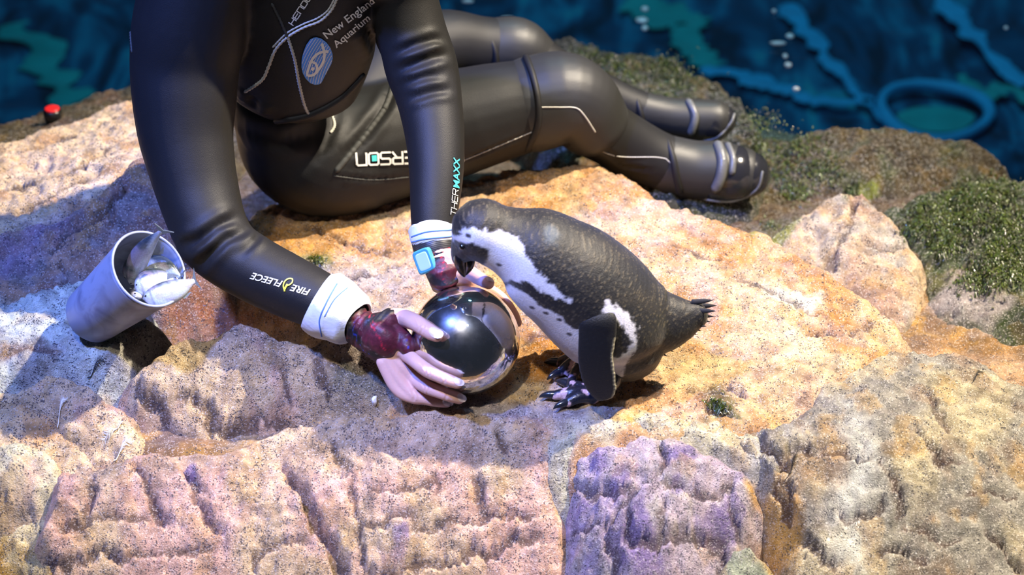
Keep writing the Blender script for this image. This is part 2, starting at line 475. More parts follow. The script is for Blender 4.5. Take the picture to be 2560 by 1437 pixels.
# name, label, material, poly (px, py, z), inner (px, py, z), rounding, drop, (noise amp, freq), (tint a, tint b, tint c)
ROCKS = [
 ('pink_rock_slab', 'long jointed pink granite slab sloping below the mirrored ball', 'rock',
  [(90,1300,-.10),(150,1168,-.06),(330,1138,-.05),(540,1120,-.045),(680,1068,-.03),(760,1034,-.015),(880,1012,-.005),(1010,1008,0),(1150,1018,0),(1300,1032,0),(1420,1060,-.005),(1425,1130,-.04),(1395,1250,-.09),(1400,1437,-.17),(1400,1620,-.28),(100,1620,-.28),(110,1437,-.18)],
  [(700,1250,-.085),(1000,1250,-.08),(400,1300,-.11),(900,1400,-.155)], 0.035, 1.6, (0.008, 9), (T_PINK, T_TAN, T_PINK * 0.9)),
 ('tan_rock_ledge', 'tan speckled rock ledge under the forearm with white cuff', 'rock',
  [(335,905,.02),(480,850,.04),(680,828,.05),(850,818,.05),(950,872,.03),(1012,950,0),(985,1010,-.03),(860,1020,-.045),(740,1040,-.06),(560,1090,-.075),(470,1100,-.08),(405,1020,-.04),(345,960,0)],
  [(600,900,.035),(650,980,-.02),(850,920,.01)], 0.03, 1.8, (0.008, 10), (T_TAN, T_SAND, T_PINK)),
 ('rounded_rock_ledge', 'rounded tan rock ledge holding two white feathers in its gap', 'rock',
  [(-80,955,0),(100,938,0),(230,955,-.005),(310,1022,-.035),(345,1090,-.06),(350,1160,-.08),(230,1180,-.09),(180,1105,-.06),(90,1010,-.03),(-80,1005,-.02)],
  [(200,1000,-.012)], 0.03, 1.8, (0.006, 12), (T_TAN, T_SAND, T_PINK)),
 ('orange_rock_block', 'orange-tan rock block beside the rounded ledge, above the cream knob', 'rock',
  [(-80,990,-.02),(60,990,-.02),(140,1015,-.03),(195,1080,-.05),(240,1175,-.085),(150,1215,-.1),(-80,1210,-.1)],
  [], 0.03, 1.8, (0.007, 13), (T_SAND, T_PINK, T_ORNG)),
 ('cream_boulder', 'cream and tan rock knob above a dark hollow', 'rock',
  [(-80,1100,-.045),(60,1095,-.04),(145,1140,-.055),(165,1210,-.085),(90,1270,-.105),(-80,1290,-.11)],
  [(50,1160,-.04)], 0.035, 2.2, (0.009, 16), (T_CREAM, T_PINK, T_SAND)),
 ('yellow_rock_base', 'yellowish cream rock below the cream knob', 'rock',
  [(-80,1262,-.115),(100,1250,-.105),(135,1400,-.165),(130,1620,-.27),(-80,1620,-.27)],
  [], 0.02, 1.5, (0.008, 16), (T_CREAM, T_YEL * 0.8, T_CREAM)),
 ('cream_rock_bed', 'cream bed of rock around the purple boulder', 'rock',
  [(1385,1085,-.010),(1500,1058,-.004),(1660,1062,-.006),(1830,1088,-.010),(1930,1130,-.03),(1990,1300,-.12),(1960,1437,-.19),(1900,1620,-.30),(1370,1620,-.295),(1365,1300,-.118),(1370,1150,-.04)],
  [], 0.02, 1.6, (0.008, 15), (T_CREAM, T_GREY, T_CREAM * 0.9)),
 ('purple_boulder', 'broad purple-grey boulder cracked into lobes with violet stains', 'rock',
  [(1412,1165,-.05),(1490,1102,-.02),(1610,1090,-.015),(1760,1114,-.02),(1862,1144,-.03),(1903,1222,-.06),(1890,1290,-.09),(1850,1330,-.11),(1840,1400,-.14),(1795,1450,-.17),(1780,1620,-.26),(1425,1620,-.26),(1418,1300,-.11)],
  [(1650,1250,-.05),(1600,1400,-.115)], 0.04, 2.2, (0.009, 11), (T_PURP, lin(196,176,178), T_GREY)),
 ('green_grey_stone', 'smooth green-grey rounded stone against the purple boulder', 'rock',
  [(1795,1395,-.135),(1830,1342,-.115),(1878,1342,-.115),(1912,1392,-.135),(1918,1460,-.165),(1890,1560,-.21),(1800,1560,-.21),(1772,1460,-.165)],
  [], 0.035, 2.0, (0.002, 10), (lin(176,180,150), lin(160,168,140), T_GREY)),
 ('wet_rock_shoulder', 'large wet grey rock shoulder streaked with white and ochre', 'rock_wet',
  [(1845,1085,-.012),(1930,1062,-.008),(2000,1022,-.004),(2100,925,.006),(2230,872,.004),(2400,888,.0),(2560,950,-.01),(2780,1000,-.02),(2780,1620,-.24),(1960,1620,-.24),(1990,1437,-.17),(2000,1330,-.11),(1960,1230,-.06),(1910,1130,-.03)],
  [(2250,1100,-.01),(2200,1300,-.09),(2450,1200,-.06),(2300,950,.002)], 0.02, 1.4, (0.012, 9), (lin(150,144,132), lin(184,170,138), lin(140,118,98))),
 ('golden_rock_slab', 'wide golden wet rock slab the penguin stands on', 'rock_wet',
  [(600,600,0),(560,700,0),(700,795,-.01),(860,855,-.01),(960,962,-.01),(1050,1028,-.005),(1250,1034,0),(1440,1064,0),(1650,1084,-.01),(1830,1074,-.01),(1960,1012,0),(2120,932,.01),(2265,862,0),(2240,790,.01),(2100,690,.03),(1900,565,.04),(1700,515,.04),(1560,430,.05),(1470,398,.05),(1250,420,.03),(1000,470,.02),(800,490,.02),(640,500,.01)],
  [(1300,900,0),(1700,850,.02),(1500,650,.035),(1100,760,.0),(1400,960,0.0),(1200,960,0.0),(1900,800,.02)], 0.03, 1.4, (0.005, 10), (lin(220,186,138), lin(204,148,86), lin(214,172,144))),
 ('lichen_rock', 'whitish lichen-covered rock under the grey bucket', 'rock',
  [(-80,745,.02),(100,705,.03),(250,685,.035),(335,725,.035),(385,800,.03),(300,872,.02),(160,892,.01),(-80,932,.005)],
  [], 0.03, 1.6, (0.009, 16), (lin(206,210,190), T_GREY, lin(170,160,140))),
 ('shade_tinted_rock_face', 'brown rock face with painted shade, behind the grey bucket', 'rock_wet',
  [(-80,600,.06),(130,548,.07),(240,474,.1),(360,374,.12),(560,440,.08),(630,560,.03),(560,695,.02),(330,725,.03),(200,702,.035),(-80,760,.03)],
  [], 0.025, 1.6, (0.009, 11), (lin(150,116,96), lin(170,136,108), T_SLATE)),  # darker tints hold the torso's cast shadow
 ('light_tinted_rock_ledge', 'sandy rock ledge with painted light, beside the red-topped jar', 'rock',
  [(-80,365,.05),(120,315,.05),(340,240,.06),(480,300,.07),(420,384,.1),(240,474,.09),(100,552,.07),(-80,640,.06)],
  [], 0.03, 1.6, (0.009, 11), (T_SAND, lin(240,206,160), T_ORNG)),  # brighter tints hold the lit band beside the torso's shadow
 ('dark_rock_rim', 'dark mossy rock rim at the water behind the sandy ledge', 'rock_algae',
  [(-80,335,-.06),(120,272,-.06),(340,205,-.06),(500,175,-.06),(620,200,0),(500,290,.02),(200,335,.02),(-80,400,.02)],
  [], 0.03, 1.6, (0.009, 12), (T_BROWN, lin(60,52,34), T_DARK)),
 ('tan_boulder', 'pointed tan boulder between the golden slab and the algae', 'rock_wet',
  [(1895,620,-.03),(1990,535,-.005),(2090,470,.02),(2160,468,.02),(2240,550,.005),(2310,640,-.025),(2322,720,-.05),(2260,805,-.055),(2150,800,-.055),(2000,710,-.05)],
  [(2130,600,.01)], 0.04, 2.0, (0.010, 14), (lin(206,176,140), lin(170,136,110), T_GREY)),
 ('algae_rock_mound', 'green algae mound over pale rock at the water edge', 'rock_algae',
  [(2310,690,-.06),(2290,610,-.05),(2210,525,-.065),(2320,475,-.05),(2460,435,-.045),(2580,430,-.045),(2780,500,-.05),(2780,870,-.08),(2450,855,-.07),(2350,795,-.07)],
  [(2450,600,-.02)], 0.04, 1.8, (0.016, 15), (lin(42,54,18), lin(62,76,28), lin(46,44,26))),
 ('brown_rock_bar', 'long brown algae-slicked rock bar along the pool', 'rock_algae',
  [(1860,362,-.075),(2050,316,-.07),(2300,318,-.07),(2450,348,-.07),(2530,402,-.075),(2545,448,-.09),(2420,456,-.09),(2300,494,-.10),(2150,504,-.10),(2000,504,-.10),(1880,560,-.09),(1780,520,-.08)],
  [(2200,400,-.045)], 0.045, 1.8, (0.011, 14), (lin(78,64,32), lin(66,54,30), lin(64,72,30))),
 ('mossy_rock_bank', 'dark mossy rock bank behind the boots', 'rock_algae',
  [(1180,80,-.07),(1330,88,-.065),(1480,108,-.065),(1690,148,-.065),(1820,222,-.07),(1900,302,-.07),(1930,420,-.07),(1880,540,-.07),(1750,525,-.04),(1500,440,-.01),(1340,260,-.01),(1150,200,-.02)],
  [(1600,250,-.03)], 0.04, 1.8, (0.015, 13), (lin(50,54,22), lin(40,40,30), lin(70,76,30))),
]
WATER_Z = -0.125

def base_height(x, y):
    z = np.full(x.shape, -0.075)
    z = np.where(y < -0.32, -0.075 + (y + 0.32) * 0.78, z)
    z = np.where(y > 0.25, -0.075 - (y - 0.25) * 0.12, z)
    # shore: falls into the pool behind the banks
    shore = 0.62 + 0.12 * np.sin(x * 2.2 + 0.4) + np.where(x > 0.5, -(x - 0.5) * 0.55, 0) + np.where(x < -0.4, (x + 0.4) * 0.05, 0)
    z = z - np.clip(y - shore, 0, None) * 2.2
    z = z + 0.010 * fbm(x, y, 9, 4, 91)
    return np.maximum(z, -0.9)

def tps_fit(pts):
    A = np.array([(p.x, p.y) for p in pts]); zz = np.array([p.z for p in pts])
    n = len(A)
    d = np.linalg.norm(A[:, None] - A[None], axis=2)
    K = np.where(d > 0, d * d * np.log(d + 1e-12), 0) + np.eye(n) * 0.004
    Pm = np.hstack([np.ones((n, 1)), A])
    Mx = np.block([[K, Pm], [Pm.T, np.zeros((3, 3))]])
    s = np.linalg.solve(Mx, np.concatenate([zz, np.zeros(3)]))
    return A, s

def tps_eval(fit, x, y):
    A, s = fit
    out = s[-3] + s[-2] * x + s[-1] * y
    for i in range(len(A)):
        d2 = (x - A[i, 0]) ** 2 + (y - A[i, 1]) ** 2 + 1e-12
        out = out + s[i] * 0.5 * d2 * np.log(d2)
    return out

def strip_xy(pts):
    return [(p.x, p.y) for p in pts]

# joints and cracks per rock: (pixel polyline with z, half width m, depth m, one-sided)
def zi(px, py):            # rough height of the front faces at a pixel, for the joints
    return -0.155 * max(0.0, (py - 1010) / 400.0)
CRACKS = {
 'pink_rock_slab': [
  ([(690,1140),(740,1200),(790,1290),(830,1370),(870,1460),(900,1560)], .017, .030, 1),
  ([(325,1150),(365,1205),(395,1270),(420,1310)], .010, .014, 1),
  ([(450,1150),(478,1200),(492,1240),(520,1285),(560,1340)], .009, .018, 1),
  ([(1188,1180),(1200,1240),(1225,1300)], .008, .010, -1),
  ([(1240,1080),(1265,1130)], .010, .010, 0),
  ([(60,1420),(240,1380),(420,1390),(560,1360)], .006, .008, 0),
  ([(880,1437),(1010,1420),(1140,1390),(1280,1350),(1390,1330)], .007, .014, 0),
  ([(1010,1330),(1110,1300),(1230,1290),(1380,1275)], .006, .008, 0),
  ([(900,1240),(1040,1215),(1120,1195)], .005, .006, 0),
  ([(860,1310),(960,1290),(1060,1290)], .006, .008, 0),
  ([(120,1310),(260,1290),(400,1290)], .006, .006, 0),
  ([(820,1080),(850,1140),(880,1180)], .008, .006, 0),
  ([(630,1437),(645,1380),(690,1360),(780,1345)], .006, .010, 0),
  ([(210,1160),(230,1230),(215,1300)], .008, .008, 0),
  ([(870,1180),(890,1260),(900,1340),(920,1437)], .006, .007, -1),
 ],
 'tan_rock_ledge': [
  ([(335,900),(350,950),(400,1010),(420,1050)], .012, .012, 0),
  ([(500,1060),(560,1050),(640,1035),(730,1030)], .008, .014, 0),
  ([(700,900),(720,960),(735,1010)], .008, .008, 0),
  ([(430,950),(500,1000),(540,1050)], .008, .008, 0),
  ([(790,870),(800,940),(820,1000)], .010, .008, 0),
 ],
 'purple_boulder': [
  ([(1410,1200),(1480,1220),(1560,1215),(1650,1185)], .007, .012, 0),
  ([(1650,1185),(1660,1130),(1640,1090)], .007, .010, 0),
  ([(1510,1320),(1540,1260),(1600,1215),(1650,1190)], .009, .018, 0),
  ([(1650,1190),(1720,1220),(1800,1220),(1850,1180)], .008, .012, 0),
  ([(1510,1320),(1540,1400),(1530,1500)], .008, .012, 0),
  ([(1540,1350),(1640,1350),(1740,1330),(1840,1330)], .008, .014, 0),
  ([(1660,1230),(1655,1290),(1650,1345)], .006, .008, 0),
  ([(1560,1260),(1570,1310),(1550,1350)], .006, .007, 0),
  ([(1740,1330),(1810,1370),(1800,1437)], .007, .010, 0),
  ([(1430,1300),(1500,1310)], .006, .008, 0),
  ([(1820,1220),(1840,1280),(1850,1330)], .007, .010, 0),
 ],
 'wet_rock_shoulder': [
  ([(1830,1060),(1900,1090),(1960,1150),(1985,1110),(2060,1100)], .012, .022, 0),
  ([(2000,1130),(2100,1130),(2180,1150)], .008, .012, 0),
  ([(2180,1150),(2230,1180),(2260,1240),(2240,1300)], .007, .010, 0),
  ([(2240,1300),(2330,1330),(2420,1350)], .006, .008, 0),
  ([(2280,1060),(2350,1150),(2420,1160)], .007, .009, 0),
  ([(2400,1240),(2480,1230),(2550,1240)], .006, .010, 0),
  ([(2090,1290),(2160,1280),(2230,1240)], .007, .010, 0),
  ([(2180,1370),(2260,1370),(2330,1400)], .007, .010, 0),
  ([(2100,1437),(2060,1390),(2000,1350)], .008, .010, 0),
  ([(2320,960),(2340,1030),(2380,1100)], .012, .008, 0),
  ([(2460,1310),(2520,1380),(2560,1437)], .008, .012, 0),
  ([(1930,1180),(1970,1220),(1985,1280)], .014, .02, 0),
 ],
 'golden_rock_slab': [
  ([(740,560),(860,600),(1000,640)], .010, .008, 0),
  ([(700,690),(860,700),(1020,650)], .010, .010, 0),
  ([(520,760),(600,780),(700,800)], .012, .012, 0),
  ([(1290,860),(1340,830),(1420,850)], .012, .010, 0),
  ([(1700,985),(1760,965),(1830,965),(1870,990)], .012, .016, 0),
  ([(1760,990),(1790,1030),(1830,1030)], .014, .014, 0),
  ([(1830,690),(1960,740),(2080,800)], .008, .006, 0),
  ([(2000,830),(2120,830),(2200,800)], .009, .010, 0),
  ([(1660,600),(1760,640),(1850,640)], .008, .006, 0),
 ],
 'shade_tinted_rock_face': [
  ([(120,640),(150,600),(240,540),(330,460)], .012, .014, 1),
  ([(150,650),(165,700)], .006, .008, 0),
  ([(270,560),(285,500),(320,440)], .009, .012, 0),
 ],
 'light_tinted_rock_ledge': [
  ([(-20,470),(120,450),(200,420),(330,330)], .012, .010, 0),
  ([(20,540),(140,480),(250,430)], .012, .010, 0),
  ([(60,380),(200,330),(330,270)], .010, .006, 0),
 ],
 'tan_boulder': [
  ([(2140,480),(2130,560),(2080,640),(2060,700)], .014, .012, 0),
  ([(2160,600),(2220,620),(2270,600)], .010, .012, 0),
 ],
 'cream_rock_bed': [
  ([(1420,1100),(1500,1120),(1560,1085)], .008, .008, 0),
  ([(1410,1280),(1450,1320),(1440,1400),(1470,1437)], .009, .012, 0),
 ],
 'wet': [],
}

def fill_z(name, pts):
    """height guess for joint pixels from the rock's own fitted surface"""
    fit = FITS[name]
    out = []
    for px, py in pts:
        z = 0.0
        for _ in range(30):
            p = PZ(px, py, z)
            zn = float(tps_eval(fit, np.array([p.x]), np.array([p.y]))[0])
            z = 0.55 * z + 0.45 * max(-0.4, min(0.2, zn))
        out.append(PZ(px, py, z))
    return out

FITS = {}
HS = []
H = base_height(GX, GY)
BASE_H = H.copy()
for ri, (name, label, mk, poly, inner, rnd, drop, nz, tints) in enumerate(ROCKS):
    pp = [PZ(*p) for p in poly]
    FITS[name] = tps_fit(pp + [PZ(*p) for p in inner])
    xs = [p.x for p in pp]; ys = [p.y for p in pp]
    mg = 0.16
    c0, c1 = np.searchsorted(gx, [min(xs) - mg, max(xs) + mg]); r0, r1 = np.searchsorted(gy, [min(ys) - mg, max(ys) + mg])
    x = GX[r0:r1, c0:c1]; y = GY[r0:r1, c0:c1]
    wob = 0.010 * fbm(x, y, 11, 3, 40 + ri)
    sd = poly_sd(x, y, strip_xy(pp)) + wob
    h = tps_eval(FITS[name], x, y)
    ins = np.clip(sd / rnd, 0, 1)
    h = h - rnd * 0.55 * (1 - np.sqrt(np.clip(1 - (1 - ins) ** 2, 0, 1)))
    h = h - np.clip(-sd, 0, None) * drop - np.clip(-sd, 0, None) ** 2 * 14
    # relief: lumps, ridged strata, grit
    amp, fr = nz
    lump = fbm(x, y, fr, 5, 60 + ri, 0.5)
    ridge = 1 - 2 * np.abs(fbm(x * 0.6 + 0.4 * y, y, fr * 2.6, 3, 80 + ri))
    h = h + amp * lump + amp * 0.30 * ridge
    if mk != 'rock_algae':
        terr = fbm(x, y, fr * 1.3, 2, 120 + ri)
        q = np.floor(terr * 4) / 4 + 0.25 * sstep(0.55, 1.0, (terr * 4) % 1.0)
        h = h + amp * 0.55 * (q - terr)
    h = h + 0.0024 * fbm(x, y, 62, 3, 30 + ri, 0.65)
    rg = 1 - np.abs(fbm(x * 0.8, y, 24, 3, 140 + ri)) * 2.2
    h = h + (0.0042 if mk != 'rock_algae' else 0.006) * rg * sstep(-0.3, 0.4, fbm(x, y, 6, 2, 160 + ri)) - 0.002
    pit = sstep(0.42, 0.75, fbm(x, y, 33, 3, 170 + ri, 0.6))
    h = h - 0.004 * pit
    h = h + 0.0022 * (0.35 - np.abs(fbm(x * 1.1, y, 48, 3, 180 + ri, 0.6)))
    ck = np.zeros(x.shape)
    for pts, hw, dep, side in CRACKS.get(name, []):
        lp = strip_xy(fill_z(name, pts))
        wx = x + 0.006 * fbm(x, y, 34, 4, 7, 0.65) ; wy = y + 0.006 * fbm(x, y, 34, 4, 8, 0.65)
        d, t, sg = line_d(wx, wy, lp)
        taper = np.clip(np.minimum(t, 1 - t) * 6 + 0.25, 0, 1)
        prof = np.clip(1 - d / (0.003 + 0.50 * hw * (0.5 + 0.5 * taper) * (1 + 0.5 * fbm(x, y, 34, 2, 16))), 0, 1)
        prof = np.clip(prof * 2.4, 0, 1)
        if side:
            far = np.clip(1 - d / (hw * 2.0), 0, 1) ** 1.5
            prof = np.where(sg * side < 0, prof, np.maximum(prof, far * 0.9))
        h = h - dep * (0.95 + 0.5 * fbm(x, y, 26, 2, 15)) * taper * prof
        ck = np.maximum(ck, prof * taper)
    HS.append((r0, r1, c0, c1, h, ck, sd))
    H[r0:r1, c0:c1] = np.maximum(H[r0:r1, c0:c1], h)

def hz(x, y):
    j = (x - X0) / STEP; i = (y - Y0) / STEP
    j0 = int(min(max(j, 0), H.shape[1] - 2)); i0 = int(min(max(i, 0), H.shape[0] - 2))
    fj = min(max(j - j0, 0), 1); fi = min(max(i - i0, 0), 1)
    return float(H[i0, j0] * (1 - fi) * (1 - fj) + H[i0, j0 + 1] * (1 - fi) * fj + H[i0 + 1, j0] * fi * (1 - fj) + H[i0 + 1, j0 + 1] * fi * fj)

def ground(px, py):
    """the point of the rocks seen at a pixel of the photograph"""
    d = ray(px, py)
    t = 2.9
    last = None
    while t < 6.0:
        p = CAM + d * t
        g = p.z - hz(p.x, p.y)
        if g < 0:
            a, b = last, t
            for _ in range(14):
                m = 0.5 * (a + b); p = CAM + d * m
                if p.z - hz(p.x, p.y) < 0: b = m
                else: a = m
            return CAM + d * b
        last = t
        t += 0.008
    return PZ(px, py, 0)

# stains, growths and painted cast shadows, each its own shape: (pixel outline, tint, edge softness m, strength)
STAINS_AND_SHADES = [
 ([(1400,1050),(1500,1030),(1560,1060),(1500,1110),(1420,1150),(1390,1120)], lin(236,230,190), .02, .8),
 ([(1540,1040),(1700,1040),(1850,1080),(1760,1110),(1600,1080)], lin(222,206,160), .02, .6),
 ([(1730,985),(1800,970),(1850,1000),(1830,1040),(1770,1040)], lin(70,76,24), .008, .9),
 ([(720,640),(820,620),(870,660),(800,690),(730,680)], lin(120,124,40), .012, .8),
 ([(0,760),(120,740),(240,730),(200,820),(120,860),(0,870)], lin(230,236,216), .02, .8),
 ([(0,860),(100,850),(160,880),(60,900),(0,905)], lin(120,76,40), .01, .7),
 ([(2120,1010),(2200,1120),(2160,1300),(2200,1437),(2080,1437),(2060,1300),(2120,1150)], lin(236,238,230), .03, .55),
 ([(1880,1230),(1960,1220),(1990,1330),(1960,1437),(1900,1437),(1910,1330)], lin(214,158,60), .015, .85),
 ([(1960,1150),(2020,1120),(2140,1150),(2040,1230),(1970,1250)], lin(150,112,70), .02, .6),
 ([(1900,720),(2060,740),(2080,760),(1960,770)], lin(250,240,206), .01, .8),
 ([(1950,800),(2150,900),(2100,930),(1950,880)], lin(232,226,190), .03, .5),
 ([(1560,900),(1700,960),(1800,1000),(1700,1040),(1560,1010)], lin(222,158,112), .03, .6),
 ([(1290,800),(1440,840),(1440,920),(1330,960),(1290,900)], lin(196,130,40), .02, .75),
 ([(500,720),(640,740),(760,800),(560,830),(430,830)], lin(190,112,40), .02, .8),
 ([(650,560),(1000,560),(1030,640),(900,650),(700,620)], lin(214,150,66), .02, .75),
 ([(700,640),(1030,680),(1040,760),(870,820),(640,760)], lin(170,160,150), .02, .7),  # arm's cast shadow, painted grey
 ([(1150,460),(1480,400),(1500,480),(1250,510)], lin(206,146,80), .03, .5),
 ([(250,900),(500,850),(860,825),(960,880),(850,850),(500,890),(300,940)], lin(150,134,120), .015, .6),  # forearm's shadow along the ledge crest, painted grey
 ([(840,860),(960,880),(1010,960),(980,1005),(860,1005)], lin(126,118,110), .02, .8),  # shadow of the hand and forearm, painted grey
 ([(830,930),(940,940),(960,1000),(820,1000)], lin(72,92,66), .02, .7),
 ([(1020,1010),(1240,1000),(1450,1020),(1480,1060),(1300,1060),(1080,1040)], lin(150,142,146), .015, .8),  # shadow of ball and penguin on the slab crest, painted grey
 ([(560,1040),(800,1020),(980,1010),(960,1100),(700,1120)], T_TAN, .03, .6),
 ([(800,1060),(1200,1040),(1400,1080),(1180,1170),(900,1190),(740,1180)], lin(200,174,136), .03, .7),
 ([(2330,760),(2440,640),(2520,760),(2480,820),(2370,800)], lin(180,166,160), .02, .8),
 ([(2100,470),(2190,470),(2180,500),(2110,490)], lin(130,140,40), .008, .8),
 ([(1870,560),(1990,545),(1980,570),(1880,590)], lin(120,130,30), .008, .8),
 ([(0,600),(90,560),(200,520),(120,640),(0,690)], lin(150,120,150), .03, .5),  # blue light inside the torso's shadow, painted violet
 ([(330,1150),(560,1120),(600,1160),(480,1180),(360,1200)], lin(168,146,110), .02, .6),
 ([(160,1150),(330,1150),(320,1200),(200,1210)], lin(160,140,120), .02, .6),
 ([(360,980),(420,1010),(470,1090),(400,1110),(330,1020)], lin(140,116,104), .015, .7),
 ([(220,1030),(270,1080),(300,1150),(240,1160),(200,1090)], lin(140,112,90), .012, .6),
 ([(380,700),(480,640),(560,690),(430,760)], lin(150,96,44), .02, .6),
 ([(2300,880),(2560,900),(2560,960),(2400,900)], lin(206,166,130), .02, .7),
 ([(2000,560),(2100,520),(2120,640),(2050,680)], lin(180,170,150), .02, .4),
]
VIOLET = [(1680,1140,26),(1560,1200,18),(1590,1330,30),(1690,1210,20),(1780,1340,24),(1610,1420,26),(1660,1300,16),(1500,1150,16),(1830,1290,20),(1460,1260,16),(1720,1120,12),(480,1180,10),(1000,1370,20)]
STAIN_SHADE_XY = []
for outl, tint, soft, st in STAINS_AND_SHADES:
    STAIN_SHADE_XY.append((strip_xy([ground(*p) for p in outl]), tint, soft, st))
VIO_XY = [(ground(a, b), r / 1600.0) for a, b, r in VIOLET]

def rock_tint(x, y, z, ri, tints, ck, mk):
    a, b, c = tints
    n1 = sstep(-0.25, 0.45, fbm(x, y, 7, 4, 200 + ri))[..., None]
    n2 = sstep(0.05, 0.6, fbm(x, y, 14, 4, 230 + ri))[..., None]
    col = a * (1 - n1) + b * n1
    col = col * (1 - 0.7 * n2) + c * 0.7 * n2
    edge = 0.018 * fbm(x, y, 22, 4, 260)
    for xy, tint, soft, st in STAIN_SHADE_XY:
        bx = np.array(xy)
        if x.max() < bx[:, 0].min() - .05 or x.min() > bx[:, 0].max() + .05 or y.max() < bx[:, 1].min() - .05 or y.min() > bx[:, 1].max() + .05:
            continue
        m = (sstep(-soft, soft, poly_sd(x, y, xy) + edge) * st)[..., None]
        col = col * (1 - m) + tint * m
    if mk == 'rock':
        for p, r in VIO_XY:
            d = np.hypot((x - p.x) * 0.8, (y - p.y) * 0.7) + edge * 0.7
            m = (sstep(r * 1.1, r * 0.6, d) * 0.7)[..., None]
            col = col * (1 - m) + T_VIO * m
    # ochre mineral run-off lines and dark weathering
    och = (sstep(0.30, 0.55, fbm(x * 1.0, y, 17, 4, 300 + ri)) * (0.30 if mk != 'rock_algae' else 0.1))[..., None]
    col = col * (1 - och) + T_YEL * och
    gr = (sstep(0.15, 0.55, fbm(x, y, 23, 5, 330 + ri, 0.6)) * 0.45)[..., None]
    col = col * (1 - gr) + col * np.array([0.55, 0.5, 0.56]) * gr
    ck_shade = (sstep(0.35, 1.0, ck) * (0.75 if mk != 'rock_algae' else 0.1))[..., None]
    col = col * (1 - ck_shade) + lin(70, 46, 38) * ck_shade  # crack shade painted in as a dark dirt tone
    return col

def field_mesh(name, x, y, z, keep, cols):
    ny, nx = x.shape
    cell = keep[:-1, :-1] | keep[1:, :-1] | keep[:-1, 1:] | keep[1:, 1:]
    ii, jj = np.nonzero(cell)
    idx = np.arange(ny * nx).reshape(ny, nx)
    quads = np.stack([idx[ii, jj], idx[ii, jj + 1], idx[ii + 1, jj + 1], idx[ii + 1, jj]], axis=1)
    used, inv = np.unique(quads, return_inverse=True)
    quads = inv.reshape(-1, 4)
    co = np.stack([x.ravel()[used], y.ravel()[used], z.ravel()[used]], axis=1).astype(np.float32)
    me = bpy.data.meshes.new(name)
    me.vertices.add(len(co)); me.vertices.foreach_set('co', co.ravel())
    nq = len(quads)
    me.loops.add(nq * 4); me.loops.foreach_set('vertex_index', quads.ravel().astype(np.int32))
    me.polygons.add(nq); me.polygons.foreach_set('loop_start', np.arange(0, nq * 4, 4, dtype=np.int32))
    me.polygons.foreach_set('use_smooth', np.ones(nq, dtype=bool))
    me.update(calc_edges=True); me.validate()
    set_color(me, cols.reshape(-1, 3)[used])
    return me

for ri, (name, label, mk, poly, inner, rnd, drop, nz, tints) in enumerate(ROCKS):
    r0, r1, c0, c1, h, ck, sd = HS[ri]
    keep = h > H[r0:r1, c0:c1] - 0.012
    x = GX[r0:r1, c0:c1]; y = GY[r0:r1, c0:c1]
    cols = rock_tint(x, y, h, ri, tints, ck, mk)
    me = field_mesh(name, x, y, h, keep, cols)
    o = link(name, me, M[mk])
    tag(o, label, 'rock')
keep = BASE_H > H - 0.012
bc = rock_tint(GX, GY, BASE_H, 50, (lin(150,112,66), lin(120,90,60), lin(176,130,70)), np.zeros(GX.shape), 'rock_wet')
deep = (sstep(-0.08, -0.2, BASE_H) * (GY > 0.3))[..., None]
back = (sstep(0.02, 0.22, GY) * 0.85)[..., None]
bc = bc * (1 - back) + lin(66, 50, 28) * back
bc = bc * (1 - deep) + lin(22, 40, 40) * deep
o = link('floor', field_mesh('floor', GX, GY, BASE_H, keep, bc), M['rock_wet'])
tag(o, 'brown rock bed under and between the rocks', kind='structure')

# ------------------------------------------------------------------ pool
def pool_floor_material():
    m, nt, b, N, L = new_mat('pool_floor')
    tc = N.new('ShaderNodeTexCoord')
    n0 = N.new('ShaderNodeTexNoise'); n0.inputs['Scale'].default_value = 2.6; n0.inputs['Detail'].default_value = 5; n0.inputs['Distortion'].default_value = 1.6
    mp = N.new('ShaderNodeMapping'); mp.inputs['Rotation'].default_value = (0, 0, math.radians(-38)); mp.inputs['Scale'].default_value = (2.6, 0.9, 1)
    L.new(tc.outputs['Object'], mp.inputs['Vector']); L.new(mp.outputs[0], n0.inputs['Vector'])
    r = N.new('ShaderNodeValToRGB')
    e = r.color_ramp.elements
    e[0].position = 0.36; e[0].color = (0.004, 0.02, 0.05, 1)
    e[1].position = 0.74; e[1].color = (0.03, 0.42, 0.46, 1)
    k = e.new(0.50); k.color = (0.006, 0.07, 0.16, 1)
    k = e.new(0.60); k.color = (0.012, 0.20, 0.34, 1)
    L.new(n0.outputs['Fac'], r.inputs[0]); L.new(r.outputs[0], b.inputs['Base Color'])
    b.inputs['Roughness'].default_value = 0.9
    return m

